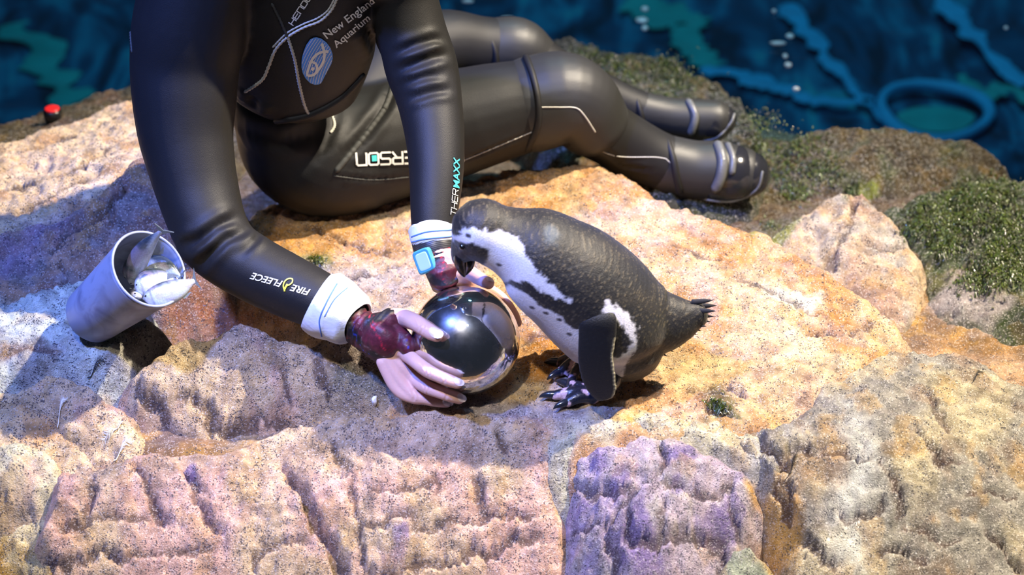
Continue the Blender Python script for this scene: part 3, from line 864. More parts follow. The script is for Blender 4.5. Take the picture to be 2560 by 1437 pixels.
def water_material():
    m, nt, b, N, L = new_mat('pool_water')
    out = [n for n in N if n.type == 'OUTPUT_MATERIAL'][0]
    N.remove(b)
    tr = N.new('ShaderNodeBsdfTransparent'); tr.inputs[0].default_value = (0.62, 0.86, 0.90, 1)
    gl = N.new('ShaderNodeBsdfGlossy'); gl.inputs['Roughness'].default_value = 0.02
    fr = N.new('ShaderNodeFresnel'); fr.inputs['IOR'].default_value = 1.33
    tc = N.new('ShaderNodeTexCoord')
    n = N.new('ShaderNodeTexNoise'); n.inputs['Scale'].default_value = 9; n.inputs['Detail'].default_value = 3; n.inputs['Distortion'].default_value = 0.6
    L.new(tc.outputs['Object'], n.inputs['Vector'])
    bp = N.new('ShaderNodeBump'); bp.inputs['Strength'].default_value = 0.6; bp.inputs['Distance'].default_value = 0.02
    L.new(n.outputs['Fac'], bp.inputs['Height'])
    L.new(bp.outputs['Normal'], gl.inputs['Normal']); L.new(bp.outputs['Normal'], fr.inputs['Normal'])
    mx = N.new('ShaderNodeMixShader')
    L.new(fr.outputs[0], mx.inputs[0]); L.new(tr.outputs[0], mx.inputs[1]); L.new(gl.outputs[0], mx.inputs[2])
    L.new(mx.outputs[0], out.inputs['Surface'])
    return m
M['pool_floor'] = pool_floor_material(); M['water'] = water_material()
M['pool_line'] = simple('pool_line_blue', (0.04, 0.42, 0.72), 0.7, var=0.3)
M['pool_teal'] = simple('pool_teal', (0.02, 0.38, 0.36), 0.7, var=0.3)
POOL_Z = -0.75

def grid_mesh(name, x0, x1, y0, y1, nx, ny, f):
    V = []; F = []
    for j in range(ny + 1):
        for i in range(nx + 1):
            x = x0 + (x1 - x0) * i / nx; y = y0 + (y1 - y0) * j / ny
            V.append((x, y, f(x, y)))
    for j in range(ny):
        for i in range(nx):
            a = j * (nx + 1) + i
            F.append((a, a + 1, a + nx + 2, a + nx + 1))
    return mesh_from(name, V, F)

o = link('pool_floor', grid_mesh('pool_floor', -4, 4, 0.2, 7, 40, 40, lambda x, y: POOL_Z + 0.03 * mnoise.noise(Vector((x * 1.5, y * 1.5, 0)))), M['pool_floor'])
tag(o, 'dark blue-green mottled pool floor under the water', kind='structure')
o = link('pool_water', grid_mesh('pool_water', -4, 4, 0.25, 7, 160, 140, lambda x, y: WATER_Z + 0.004 * mnoise.noise(Vector((x * 5, y * 5, 1)))), M['water'])
tag(o, 'rippled dark blue pool water behind the rocks', 'water', kind='stuff')

def ribbon(name, pts, width, z, mat, label, group=None, cat='pool marking'):
    P = smooth_path([(PZ(px, py, z), w) for (px, py), w in zip(pts, width)], 16)
    V = []; F = []
    sd_ = pts[0][0] * 0.013
    for i, (p, w, _) in enumerate(P):
        a = P[max(i - 1, 0)][0]; b = P[min(i + 1, len(P) - 1)][0]
        t = (b - a); t.z = 0; t.normalize()
        s = Vector((-t.y, t.x, 0))
        wl_ = w * max(0.15, 0.75 + 1.1 * mnoise.noise(Vector((i * 0.13, sd_, 0))) + 0.5 * mnoise.noise(Vector((i * 0.41, sd_, 3))))
        wr_ = w * max(0.15, 0.75 + 1.1 * mnoise.noise(Vector((i * 0.13, sd_, 9))) + 0.5 * mnoise.noise(Vector((i * 0.41, sd_, 5))))
        for q, dz in ((-wl_, 0.0), (-wl_ * .7, 0.004), (wr_ * .7, 0.004), (wr_, 0.0)):
            V.append(p + s * q + Vector((0, 0, dz)))
    for i in range(len(P) - 1):
        for k in range(3):
            F.append((i * 4 + k, i * 4 + k + 1, i * 4 + k + 5, i * 4 + k + 4))
    o = link(name, mesh_from(name, V, F), M[mat])
    tag(o, label, cat, group)
    return o

zf = POOL_Z + 0.02  # blue and teal ribbons laid just above the pool floor
ribbon('pool_line', [(1980,10),(2030,90),(2090,170),(2150,240),(2210,300)], [.03,.035,.03,.028,.012], zf, 'pool_line', 'blue line on the pool floor ending near the mossy bank', 'lines on the pool floor')
ribbon('pool_line', [(2340,-20),(2400,60),(2470,130),(2570,215)], [.03,.035,.03,.03], zf, 'pool_line', 'blue line on the pool floor passing beyond the blue ring', 'lines on the pool floor')
ribbon('pool_line', [(1750,175),(1830,182),(1920,205),(2000,238),(2060,250),(2180,255)], [.02,.03,.035,.04,.02,.015], zf, 'pool_line', 'wavy blue line along the foot of the mossy bank', 'lines on the pool floor')
ribbon('pool_line', [(2400,190),(2450,230),(2520,225),(2600,250)], [.02,.03,.03,.03], zf, 'pool_teal', 'teal patch of line between the blue ring and pool line', 'lines on the pool floor')
ribbon('pool_line', [(40,60),(110,150),(150,215),(215,250)], [.05,.055,.05,.05], zf, 'pool_teal', 'broad green streak on the pool floor behind the red-topped jar', 'lines on the pool floor')
ribbon('pool_line', [(1560,10),(1700,40),(1760,70)], [.05,.08,.04], zf, 'pool_teal', 'teal patch on the pool floor behind the mossy bank', 'lines on the pool floor')
ribbon('pool_line', [(1700,60),(1740,130),(1800,165)], [.03,.05,.03], zf, 'pool_teal', 'teal tongue on the pool floor above the wavy line', 'lines on the pool floor')
rc = PZ(2335, 278, zf)
V = []; F = []
NU, NV = 48, 8
for i in range(NU):
    a = 2 * math.pi * i / NU
    rr = 0.125 + 0.006 * math.sin(3 * a + 1)
    for k in range(NV):
        bb = 2 * math.pi * k / NV
        q = rr + 0.016 * math.cos(bb) * (1 + 0.3 * math.sin(2 * a))
        V.append(rc + Vector((q * math.cos(a), q * 1.05 * math.sin(a), 0.014 * math.sin(bb))))
for i in range(NU):
    for k in range(NV):
        F.append((i * NV + k, ((i + 1) % NU) * NV + k, ((i + 1) % NU) * NV + (k + 1) % NV, i * NV + (k + 1) % NV))
dv = [rc + Vector((0.005, -0.055, 0.006))]
for i in range(24):
    a = 2 * math.pi * i / 24
    dv.append(rc + Vector((0.088 * math.cos(a) * (1 + .08 * math.sin(3 * a)), -0.04 + 0.062 * math.sin(a), 0.002)))
pd = link('pool_plate', mesh_from('pool_plate', dv, [(0, 1 + i, 1 + (i + 1) % 24) for i in range(24)]), M['pool_teal'])
tag(pd, 'teal disc on the pool floor inside the blue ring', 'disc')
o = link('pool_ring', mesh_from('pool_ring', V, F), M['pool_line'])
tag(o, 'blue ring lying on the pool floor beyond the brown rock bar', 'ring')
# white flecks modelled in place of lamp glints on the water
FL = [(1612,22,12,9),(1605,50,20,11),(1612,70,10,10),(1975,90,12,9),(1945,108,24,7),(1963,140,8,8),(1970,162,11,9),(1935,28,7,6),(2515,70,7,5),(1268,46,22,6),(1170,3,18,6),(1990,222,10,5)]
for px, py, rx, ry in FL:
    p = PZ(px, py, WATER_Z + 0.002)
    bmm = bmesh.new()
    bmesh.ops.create_icosphere(bmm, subdivisions=2, radius=1.0)
    for v in bmm.verts:
        n = 1 + 0.25 * mnoise.noise(v.co * 1.7 + Vector((px, py, 0)))
        v.co = Vector((v.co.x * rx / 1500 * n, v.co.y * ry / 1500 * 1.6 * n, v.co.z * 0.004))
    me = bpy.data.meshes.new('glint_fleck'); bmm.to_mesh(me); bmm.free()
    for pl in me.polygons: pl.use_smooth = True
    o = link('glint_fleck', me, M['glint_white']); o.location = p
    tag(o, 'small white fleck shaped as a glint on the pool water', 'glint_white', 'white flecks imitating glints on the pool')
# ------------------------------------------------------------------ mirrored ball (placed first: hands and beak are set to it)
BR = 137.0
by = -0.30
for _ in range(30):
    bc_ = PY(1163, 851, by)
    r_ = PXM(BR, bc_)
    gap = bc_.z - r_ - max(hz(bc_.x, bc_.y), hz(bc_.x, bc_.y - 0.02), hz(bc_.x + .02, bc_.y))
    by += gap * 0.5 if abs(gap) > 1e-5 else 0      # farther back = lower
BALL_C = PY(1163, 851, by)
BALL_R = PXM(BR, BALL_C)
bmm = bmesh.new()
bmesh.ops.create_uvsphere(bmm, u_segments=96, v_segments=64, radius=BALL_R)
me = bpy.data.meshes.new('mirrored_ball'); bmm.to_mesh(me); bmm.free()
for p in me.polygons: p.use_smooth = True
ball = link('mirrored_ball', me, M['steel'])
ball.location = BALL_C
tag(ball, 'shiny mirrored steel ball held between two hands', 'ball')

def on_ball(px, py, off, back=False):
    """point at a pixel resting on the ball surface (off = clearance), or level with it where the ray misses"""
    d = ray(px, py)
    tc_ = (BALL_C - CAM).dot(d)
    cl = CAM + d * tc_
    m2 = (cl - BALL_C).length_squared
    R = BALL_R + off
    if m2 < R * R:
        s = math.sqrt(R * R - m2)
        return CAM + d * (tc_ + (s if back else -s))
    return cl

# ------------------------------------------------------------------ the person
hipg = PY(800, 500, 0.24)
person = empty('person', (hipg.x, hipg.y, hz(hipg.x, hipg.y)))
tag(person, 'person in black wetsuit reclining on the rocks, holding the mirrored ball', 'person')

def lp(pts, k=1.0, sub=4):
    out = []
    for q in pts:
        p = PY(q[0], q[1], q[2])
        out.append((p, PXM(q[3], p) * k, PXM(q[4] if len(q) > 4 else q[3], p) * k))
    return smooth_path(out, sub)

ARM_R = [(500,-60,.075,140),(474,60,.06,144),(462,160,.045,138),(461,250,.02,131),(464,330,-.005,121),(476,400,-.03,112),(495,480,-.06,104),(520,560,-.095,97),(548,610,-.115,92)]
FORE_R = [(525,590,-.105,92),(570,632,-.125,87),(640,675,-.15,84),(720,715,-.175,80),(800,752,-.20,73),(852,778,-.215,64)]
ARM_L = [(985,-70,.12,96),(1010,0,.11,86),(1031,86,.09,88),(1054,170,.065,92),(1073,245,.03,83),(1087,340,-.02,75),(1091,430,-.065,69),(1086,526,-.11,61),(1084,585,-.135,55)]
CHEST = [(730,190,.165,178,120),(738,110,.145,200,128),(735,0,.12,215,132),(728,-120,.10,225,128),(722,-220,.08,180,105)]
SHOULD = [(480,-80,.075,128),(600,-150,.07,130),(740,-190,.07,125),(880,-150,.09,118),(1000,-75,.12,100)]
BELLY = [(700,290,.22,120),(740,350,.235,150),(800,385,.24,158),(880,385,.255,152)]
THIGH_F = [(800,385,.245,155),(930,365,.27,152),(1060,328,.295,142),(1160,302,.31,133),(1236,282,.32,125),(1311,265,.33,117),(1400,246,.335,112),(1440,262,.34,100)]
SHIN_F = [(1430,265,.34,104),(1490,315,.35,84),(1570,362,.365,76),(1640,398,.37,72),(1710,420,.37,68)]
THIGH_B = [(860,300,.33,120),(980,170,.42,105),(1100,115,.47,92),(1200,120,.49,80),(1290,125,.50,76)]
SHIN_B = [(1285,125,.50,78),(1380,180,.495,64),(1480,225,.49,56),(1560,262,.485,52),(1630,285,.48,48)]
NECK = [(722,-230,.07,60),(715,-330,.02,52)]
HEAD = [(716,-330,.01,80,70),(714,-400,-.02,112,100),(712,-480,-.04,118,108),(712,-540,-.045,90,85)]

jacket_parts = [loft(lp(CHEST), 28, flat=(1, 0, 0)), loft(lp(SHOULD), 24), loft(lp(ARM_R), 24), loft(lp(FORE_R), 24), loft(lp(ARM_L), 24)]
jacket_me = organic('wetsuit_jacket', jacket_parts, 0.0055, 5)
trouser_parts = [loft(lp(BELLY), 24), loft(lp(THIGH_F), 24), loft(lp(SHIN_F), 24), loft(lp(THIGH_B), 24), loft(lp(SHIN_B), 24)]
trouser_me = organic('wetsuit_trousers', trouser_parts, 0.0055, 5)

def wrinkle(me, folds, amp):
    """real creases: grooves along given pixel polylines, found on the surface"""
    bv = bvh_of(me)
    co = co_of(me)
    nr = np.empty(len(me.vertices) * 3); me.vertices.foreach_get('normal', nr); nr = nr.reshape(-1, 3)
    for pts, wid, dep in folds:
        P3 = []
        for i in range(len(pts) - 1):
            for k in range(6):
                t = k / 6
                px = pts[i][0] * (1 - t) + pts[i + 1][0] * t; py = pts[i][1] * (1 - t) + pts[i + 1][1] * t
                h = bv.ray_cast(CAM, ray(px, py))
                if h[0] is not None: P3.append(h[0])
        if len(P3) < 2: continue
        A = np.array([tuple(p) for p in P3])
        n = len(A)
        lo = A.min(0) - wid * 3; hi = A.max(0) + wid * 3
        m = np.all((co > lo) & (co < hi), axis=1)
        idx = np.nonzero(m)[0]
        if not len(idx): continue
        d2 = ((co[idx][:, None] - A[None]) ** 2).sum(2)
        j = d2.argmin(1); d = np.sqrt(d2.min(1))
        tp = np.clip(np.minimum(j, n - 1 - j) / (n * 0.25) + 0.15, 0, 1)
        prof = -np.exp(-(d / wid) ** 2) + 0.7 * np.exp(-((d - wid * 2.0) / wid) ** 2)
        co[idx] += nr[idx] * (dep * tp * prof)[:, None]
    set_co(me, co)

wrinkle(jacket_me, [
  ([(985,135),(1030,115),(1080,100),(1115,98)], .006, .004),
  ([(990,178),(1040,160),(1090,140),(1125,135)], .007, .0055),
  ([(1000,210),(1060,190),(1110,185)], .006, .003),
  ([(1020,250),(1080,230),(1140,222)], .006, .004),
  ([(480,690),(520,640),(560,600),(620,570)], .007, .006),
  ([(600,640),(640,600),(650,580)], .005, .003),
  ([(440,620),(500,600),(560,560),(605,540)], .008, .006),
  ([(640,240),(610,300),(595,380)], .010, .006),
  ([(920,60),(940,130),(960,190)], .010, .006)], 1)
jacket = link('wetsuit_jacket', jacket_me, M['neoprene'], person)
jacket['label'] = 'black neoprene wetsuit jacket with pale seams'
trousers = link('wetsuit_trousers', trouser_me, M['neoprene'], person)
wrinkle(trouser_me, [([(990,200),(960,270),(910,340),(840,420)], .008, .005), ([(840,440),(930,448),(1030,440)], .004, .003),
  ([(1150,405),(1230,372),(1330,330)], .004, .003), ([(1500,360),(1560,415),(1660,430)], .004, .003), ([(590,330),(700,350),(830,330)], .012, .004)], 1)
BVJ = bvh_of(jacket_me); BVT = bvh_of(trouser_me)

def surf(bv, px, py, off=0.0006):
    h = bv.ray_cast(CAM, ray(px, py))
    if h[0] is None:
        return None
    n = h[1]
    if n.dot(ray(px, py)) > 0: n = -n
    return h[0] + n * off

def dense(pts, step=4.0):
    sp = smooth_path([(Vector((a, b, 0)), 1) for a, b in pts], 8)
    out = []
    for i in range(len(sp) - 1):
        a, b = sp[i][0], sp[i + 1][0]
        n = max(1, int((b - a).length / step))
        for k in range(n):
            q = a.lerp(b, k / n); out.append((q.x, q.y))
    out.append((sp[-1][0].x, sp[-1][0].y))
    return out

def surf_tube(name, bv, pts, rad, mat, parent, beaded=False, off=0.0):
    P = []
    for i, (px, py) in enumerate(dense(pts, 3.0)):
        s = surf(bv, px, py, off)
        if s is None: continue
        if P and (s - P[-1][0]).length > 0.05: continue
        r = rad * (1.0 + (0.35 if (i % 2) else -0.15)) if beaded else rad
        P.append((s, r, r))
    if len(P) < 2: return None
    v, f = loft(P, 8, caps=1)
    return link(name, mesh_from(name, v, f), M[mat], parent)

def sew(px_pts, bv, parent, mat='thread', rad=0.0022, beaded=True, name='seam'):
    return surf_tube(name, bv, px_pts, rad, mat, parent, beaded)

sew([(842,-4),(828,25),(800,52),(760,68),(722,90),(690,122),(672,165),(655,200),(612,230)], BVJ, jacket)
sew([(836,-4),(820,25),(794,45),(756,61),(717,83),(682,118)], BVJ, jacket, rad=0.0014)
sew([(680,10),(700,50),(717,88)], BVJ, jacket, 'thread_dark')
sew([(719,92),(737,150),(748,210),(762,265),(774,288)], BVJ, jacket)
sew([(336,0),(326,60),(330,130)], BVJ, jacket, 'thread_dark', 0.0018)
sew([(818,262),(832,295),(836,315),(826,332)], BVT, trousers, 'thread', 0.0022, True, 'draw_cord')
sew([(1150,405),(1230,372),(1330,330)], BVT, trousers, 'thread', 0.0008)
sew([(835,440),(930,450),(1020,443)], BVT, trousers, 'thread_dark', 0.0012)
sew([(985,208),(962,270),(912,340),(842,425)], BVT, trousers, 'thread_dark', 0.005, False, 'piping')
sew([(1470,360),(1540,390),(1650,394),(1680,410),(1760,470)], BVT, trousers, 'thread', 0.0008)
# rolled hem of the jacket
sew([(592,312),(680,303),(770,288),(850,246),(905,190)], BVJ, jacket, 'neoprene', 0.006, False, 'jacket_hem')

# printed lettering and emblem, laid on the cloth
def fill_mesh_2d(outlines):
    bm_ = bmesh.new()
    for ol in outlines:
        bm_.faces.new([bm_.verts.new((a, b, 0)) for a, b in ol])
    bmesh.ops.triangulate(bm_, faces=bm_.faces[:])
    vs = [(v.co.x, v.co.y) for v in bm_.verts]
    bm_.verts.index_update()
    fs = [[v.index for v in f.verts] for f in bm_.faces]
    bm_.free()
    return vs, fs

def lay(name, bv, vs, fs, mat, parent, off, label=None):
    """2D print in photo pixels -> vertices on the cloth; faces that miss are dropped"""
    bm_ = bmesh.new()
    V2 = [bm_.verts.new((a, b, 0)) for a, b in vs]
    for f in fs:
        try: bm_.faces.new([V2[i] for i in f])
        except ValueError: pass
    for _ in range(3):
        long = [e for e in bm_.edges if e.calc_length() > 9]
        if not long: break
        bmesh.ops.subdivide_edges(bm_, edges=long, cuts=1, use_grid_fill=False)
        bmesh.ops.triangulate(bm_, faces=bm_.faces[:])
    dead = []
    for v in bm_.verts:
        s = surf(bv, v.co.x, v.co.y, off)
        if s is None: dead.append(v)
        else: v.co = s
    bmesh.ops.delete(bm_, geom=dead, context='VERTS')
    me = bpy.data.meshes.new(name); bm_.to_mesh(me); bm_.free()
    for p in me.polygons: p.use_smooth = True
    o = link(name, me, M[mat], parent)
    if label: o['label'] = label
    return o

def text_2d(txt, origin, direction, height, length=None, shear=0.0, bold=0.0, spacing=1.0):
    cu = bpy.data.curves.new('t', 'FONT')
    cu.body = txt; cu.size = 1.0; cu.offset = bold; cu.shear = shear; cu.space_character = spacing; cu.resolution_u = 3
    ob = bpy.data.objects.new('t', cu); C.objects.link(ob)
    dg = bpy.context.evaluated_depsgraph_get(); dg.update()
    me = bpy.data.meshes.new_from_object(ob.evaluated_get(dg))
    bpy.data.objects.remove(ob)
    a = co_of(me)[:, :2]
    fs = [tuple(p.vertices) for p in me.polygons]
    w = a[:, 0].max() - a[:, 0].min(); x0 = a[:, 0].min()
    sy = height / 0.69
    sx = (length / w) if length else sy
    dx, dy = Vector(direction).normalized()
    ux, uy = dy, -dx
    vs = [(origin[0] + (x - x0) * sx * dx + y * sy * ux, origin[1] + (x - x0) * sx * dy + y * sy * uy) for x, y in a]
    bpy.data.meshes.remove(me); bpy.data.curves.remove(cu)
    return vs, fs

def stroke(pts, w):
    pts = dense(pts, 3.0)
    vs = []; fs = []
    for i, (a, b) in enumerate(pts):
        p0 = pts[max(i - 1, 0)]; p1 = pts[min(i + 1, len(pts) - 1)]
        tx, ty = p1[0] - p0[0], p1[1] - p0[1]
        l = math.hypot(tx, ty) + 1e-9
        nx, ny = -ty / l, tx / l
        vs += [(a + nx * w / 2, b + ny * w / 2), (a - nx * w / 2, b - ny * w / 2)]
    for i in range(len(pts) - 1):
        fs.append((2 * i, 2 * i + 1, 2 * i + 3, 2 * i + 2))
    return vs, fs

def put_text(name, bv, parent, mat, label, **k):
    vs, fs = text_2d(**k)
    return lay(name, bv, vs, fs, mat, parent, 0.0016, label)

def square_word(origin, direction, height, pitch, w, word='HEnDERSOn', slant=0.0):
    """the maker's squared capitals, drawn as strokes"""
    G = {'T': [[(0,1),(.8,1)],[(.4,0),(.4,1)]], 'H': [[(0,0),(0,1)],[(0,.5),(.8,.5)],[(.8,0),(.8,1)]], 'E': [[(.8,0),(.12,0),(0,.12),(0,.88),(.12,1),(.8,1)],[(0,.5),(.75,.5)]],
         'n': [[(0,0),(0,1),(.68,1),(.8,.88),(.8,0)]], 'D': [[(0,0),(0,1),(.66,1),(.8,.86),(.8,.14),(.66,0),(0,0)]],
         'R': [[(0,0),(0,1),(.68,1),(.8,.9),(.8,.58),(.68,.48),(0,.48)],[(.45,.48),(.8,0)]], 'S': [[(0,0),(.68,0),(.8,.1),(.8,.42),(.68,.52),(.12,.52),(0,.62),(0,.9),(.12,1),(.8,1)]],
         'O': [[(.12,0),(0,.12),(0,.88),(.12,1),(.68,1),(.8,.88),(.8,.12),(.68,0),(.12,0)]]}
    dx, dy = Vector(direction).normalized(); ux, uy = dy, -dx
    P = []
    for i, ch in enumerate(word):
        for st in G[ch]:
            q = [(origin[0] + (i + x + slant * y) * pitch * dx + y * height * ux, origin[1] + (i + x + slant * y) * pitch * dy + y * height * uy) for x, y in st]
            vs = []; fs = []
            for k in range(len(q) - 1):
                (a, b), (c, d) = q[k], q[k + 1]
                l = math.hypot(c - a, d - b) + 1e-9; tx, ty = (c - a) / l, (d - b) / l
                e = w * .35
                j = len(vs)
                vs += [(a - tx * e - ty * w / 2, b - ty * e + tx * w / 2), (a - tx * e + ty * w / 2, b - ty * e - tx * w / 2), (c + tx * e + ty * w / 2, d + ty * e - tx * w / 2), (c + tx * e - ty * w / 2, d + ty * e + tx * w / 2)]
                fs.append((j, j + 1, j + 2, j + 3))
            P.append((vs, fs))
    return merge(P)
a, b = square_word((733, 62), (36, -55), 13, 17.5, 2.6)
lay('lettering', BVJ, a, b, 'print_white', jacket, 0.0016, 'cream maker lettering on the chest')
put_text('lettering', BVJ, jacket, 'print_white', 'cream bold lettering reading New England', txt='New England', origin=(817, 96), direction=(113, -85), height=19, length=152, bold=0.015)
put_text('lettering', BVJ, jacket, 'print_white', 'cream bold lettering reading Aquarium', txt='Aquarium', origin=(840, 119), direction=(83, -70), height=17, length=112, bold=0.015)
put_text('lettering', BVJ, jacket, 'print_white', 'white lettering reading FIRE near the cuff', txt='FIRE', origin=(777, 724), direction=(-150, -43), height=16, length=50, shear=0.3, bold=0.015)
put_text('lettering', BVJ, jacket, 'print_white', 'white lettering reading FLEECE on the forearm', txt='FLEECE', origin=(708, 703), direction=(-150, -43), height=16, length=82, shear=0.3, bold=0.015)
vs, fs = merge([([Vector((a, b, 0)) for a, b in st[0]], st[1]) for st in (stroke([(712,726),(709,714),(713,703),(722,697),(731,698),(731,706),(724,712),(717,715),(714,722)], 3.2), stroke([(712,728),(713,720),(719,710)], 4.0))])
vs = [(v.x, v.y) for v in vs]
lay('flame_mark', BVJ, vs, fs, 'print_yellow', jacket, 0.0017, 'yellow flame mark between the two words')
a, b = square_word((1138, 540), (6, -70), 13, 17.0, 1.6, 'THER', 0.2)
lay('lettering', BVJ, a, b, 'print_white', jacket, 0.0016, 'thin pale lettering reading THER along the forearm')
put_text('lettering', BVJ, jacket, 'print_teal', 'turquoise bold lettering reading MAXX along the forearm', txt='MAXX', origin=(1146, 471), direction=(1, -80), height=14, length=78, shear=0.2, bold=0.02)
a, b = square_word((1156, 373), (-268, 11), 29, 30.2, 5.0)
lay('lettering', BVT, a, b, 'print_white', trousers, 0.0016, 'pale upside-down maker lettering on the hip')
vs, fs = fill_mesh_2d([[(928,388),(941,387),(942,402),(929,403)]])
lay('lettering_fill', BVT, vs, fs, 'print_teal', trousers, 0.0019, 'turquoise square filling the letter O')

def cz(a, b):      # crop -> photo pixels for the emblem
    return (700 + a / 6.246, b / 6.246)
ov = [cz(a, b) for a, b in [(570,572),(640,590),(720,650),(780,730),(815,830),(818,900),(800,980),(760,1060),(710,1150),(670,1230),(640,1285),(600,1308),(540,1312),(470,1285),(400,1215),(355,1130),(335,1040),(335,960),(345,880),(370,790),(410,690),(470,605),(520,578)]]
vs, fs = fill_mesh_2d([ov])
emb = lay('emblem', BVJ, vs, fs, 'print_blue', jacket, 0.0016, 'blue oval emblem with white stripes and fish')
ox = [p[0] for p in ov]; oy = [p[1] for p in ov]
for k in range(15):
    c = -46 + k * 6.6
    line = []
    for s in np.linspace(-75, 75, 40):
        # stripes lean like the photo's: bowed up to the right
        px = 792 + c * 0.92 + s * 0.42 + 0.0022 * s * s * 1.0
        py = 151 + c * 0.30 - s * 0.90
        if float(poly_sd(np.array([px]), np.array([py]), ov)[0]) > 0.5: line.append((px, py))
    if len(line) > 2:
        a, b = stroke(line, 1.15)
        lay('stripe', BVJ, a, b, 'print_white', emb, 0.0020)
a, b = merge([tuple(map(list, s)) for s in [
    stroke([cz(*q) for q in [(752,788),(680,790),(600,815),(530,870),(480,950),(445,1050),(425,1120),(430,1168)]], 6.5),
    stroke([cz(*q) for q in [(650,662),(672,740),(690,820),(680,920),(645,1000),(590,1080),(520,1150),(430,1168)]], 6.5),
    stroke([cz(*q) for q in [(452,965),(510,955),(560,985),(575,1050),(560,1110)]], 6.0),
    stroke([cz(*q) for q in [(490,1078),(528,1040)]], 7.5)]])
lay('fish_mark', BVJ, a, b, 'print_white', emb, 0.0024, 'white line-drawn fish on the emblem')

# knee pads and boots
def pad(name, pts, parent, mat, thick_noise=0.0):
    v, f = loft(lp(pts, 1.0, 6), 40, caps=4)
    return link(name, mesh_from(name, v, f), M[mat], parent)

kp = link('knee_pad', organic('knee_pad', [loft(lp([(1328,262,.332,121),(1400,246,.335,119),(1446,262,.34,108),(1478,300,.345,96)]), 28)], 0.005, 4), M['neoprene_pad'], trousers)
BVK = bvh_of(kp.data)
sew([(1313,140),(1332,190),(1346,260),(1342,320),(1318,372)], BVK, kp, 'neoprene', 0.006, False, 'pad_edge')
sew([(1352,268),(1400,268),(1440,270),(1462,290),(1488,330)], BVK, kp, 'thread', 0.0012, False, 'pad_seam')
kp2 = link('knee_pad', organic('knee_pad', [loft(lp([(1235,125,.495,80),(1290,124,.50,82),(1330,150,.50,72)]), 28)], 0.005, 4), M['neoprene_pad'], trousers)
BVK2 = bvh_of(kp2.data)
sew([(1198,55),(1222,90),(1238,130),(1240,165)], BVK2, kp2, 'neoprene', 0.005, False, 'pad_edge')

def boot(pts, cap_pts, strap, toe_line, sole):
    b = link('boot', organic('boot', [loft(lp(pts), 28)], 0.0045, 4), M['neoprene_pad'], trousers)
    bv = bvh_of(b.data)
    tcap = link('toe_cap', organic('toe_cap', [loft(lp(cap_pts), 28)], 0.004, 3), M['rubber'], b)
    tcap['label'] = 'glossy black rubber toe cap'
    for nm, spts, r, mt in strap:
        sew(spts, bv, b, mt, r, False, nm)
    if sole:
        sew(sole, bvh_of(tcap.data), b, 'strap_grey', 0.0025, False, 'sole_edge')
    return b
boot([(1665,408,.37,72),(1730,424,.37,74),(1800,428,.37,76),(1850,434,.37,68)],
     [(1790,436,.368,74),(1840,434,.368,73),(1868,436,.368,60)],
     [('ankle_strap', [(1668,352),(1682,395),(1690,440),(1700,480)], .006, 'neoprene'), ('instep_strap', [(1795,362),(1806,400),(1802,440),(1790,470)], .009, 'strap_grey'), ('instep_strap', [(1820,362),(1832,395),(1830,430)], .006, 'strap_grey')],
     None, [(1700,470),(1750,495),(1830,503),(1890,475),(1906,430)])
boot([(1600,277,.482,50),(1670,292,.48,50),(1740,300,.48,54),(1785,300,.48,52)],
     [(1760,305,.478,50),(1795,303,.478,50),(1806,300,.478,38)],
     [('ankle_strap', [(1592,250),(1602,285),(1606,310)], .005, 'neoprene'), ('instep_strap', [(1722,255),(1738,290),(1728,330)], .007, 'strap_grey')],
     None, [(1740,352),(1790,345),(1825,310),(1836,285)])

# ---- hands
def hand(fingers, palm_lofts, voxel=0.0017):
    parts = list(palm_lofts)
    for f in fingers:
        parts.append(loft(smooth_path(f, 5), 14, caps=4))
    return organic('hand', parts, voxel, 3, 0.5)

def bp(px, py, off, rpx, back=False, dy=0.0):
    p = on_ball(px, py, off, back)
    p = p + Vector((0, dy, 0))
    return (p, PXM(rpx, p), PXM(rpx, p))

fr = 0.0108
R_IDX = [bp(978,862,fr,19), bp(1006,878,fr,19), bp(1040,905,fr,17.5), bp(1068,926,fr,18.0), bp(1096,940,fr,16.5), bp(1120,950,fr,16.5), bp(1143,958,fr,14.5)]
R_MID = [bp(972,880,fr,20), bp(1000,912,fr,19), bp(1035,945,fr,17.5), bp(1064,966,fr,18.0), bp(1096,979,fr,16.5), bp(1124,988,fr,16.5), bp(1148,996,fr,14.5)]
R_RNG = [bp(965,895,fr,20), bp(985,930,fr,18.5), bp(1010,965,fr,17), bp(1038,990,fr,17), bp(1068,998,fr,15.5), bp(1096,1003,fr,15), bp(1118,1006,fr,13)]
R_PNK = [bp(958,905,fr + .012,18), bp(970,935,fr + .012,16), bp(985,965,fr + .012,14.5), bp(1005,985,fr + .012,14), bp(1030,996,fr + .01,13), bp(1050,1000,fr + .01,12)]
R_THB = [bp(952,815,.018,26), bp(980,796,.016,25), bp(1010,796,.013,24), bp(1038,806,fr,22), bp(1060,820,fr,20.5), bp(1080,832,fr,19.5), bp(1092,838,fr,17)]
wr = PY(915, 828, -0.245)
RPALM = smooth_path([(PY(870, 800, -0.225), PXM(44, wr), PXM(36, wr)), (wr, PXM(40, wr), PXM(34, wr)), (on_ball(955, 850, .014), PXM(48, wr), PXM(26, wr)), (on_ball(985, 885, .010), PXM(46, wr), PXM(18, wr))], 5)
hand_r = hand([R_IDX, R_MID, R_RNG, R_PNK, R_THB], [loft(RPALM, 20, flat=(0.35, -0.3, 1))])

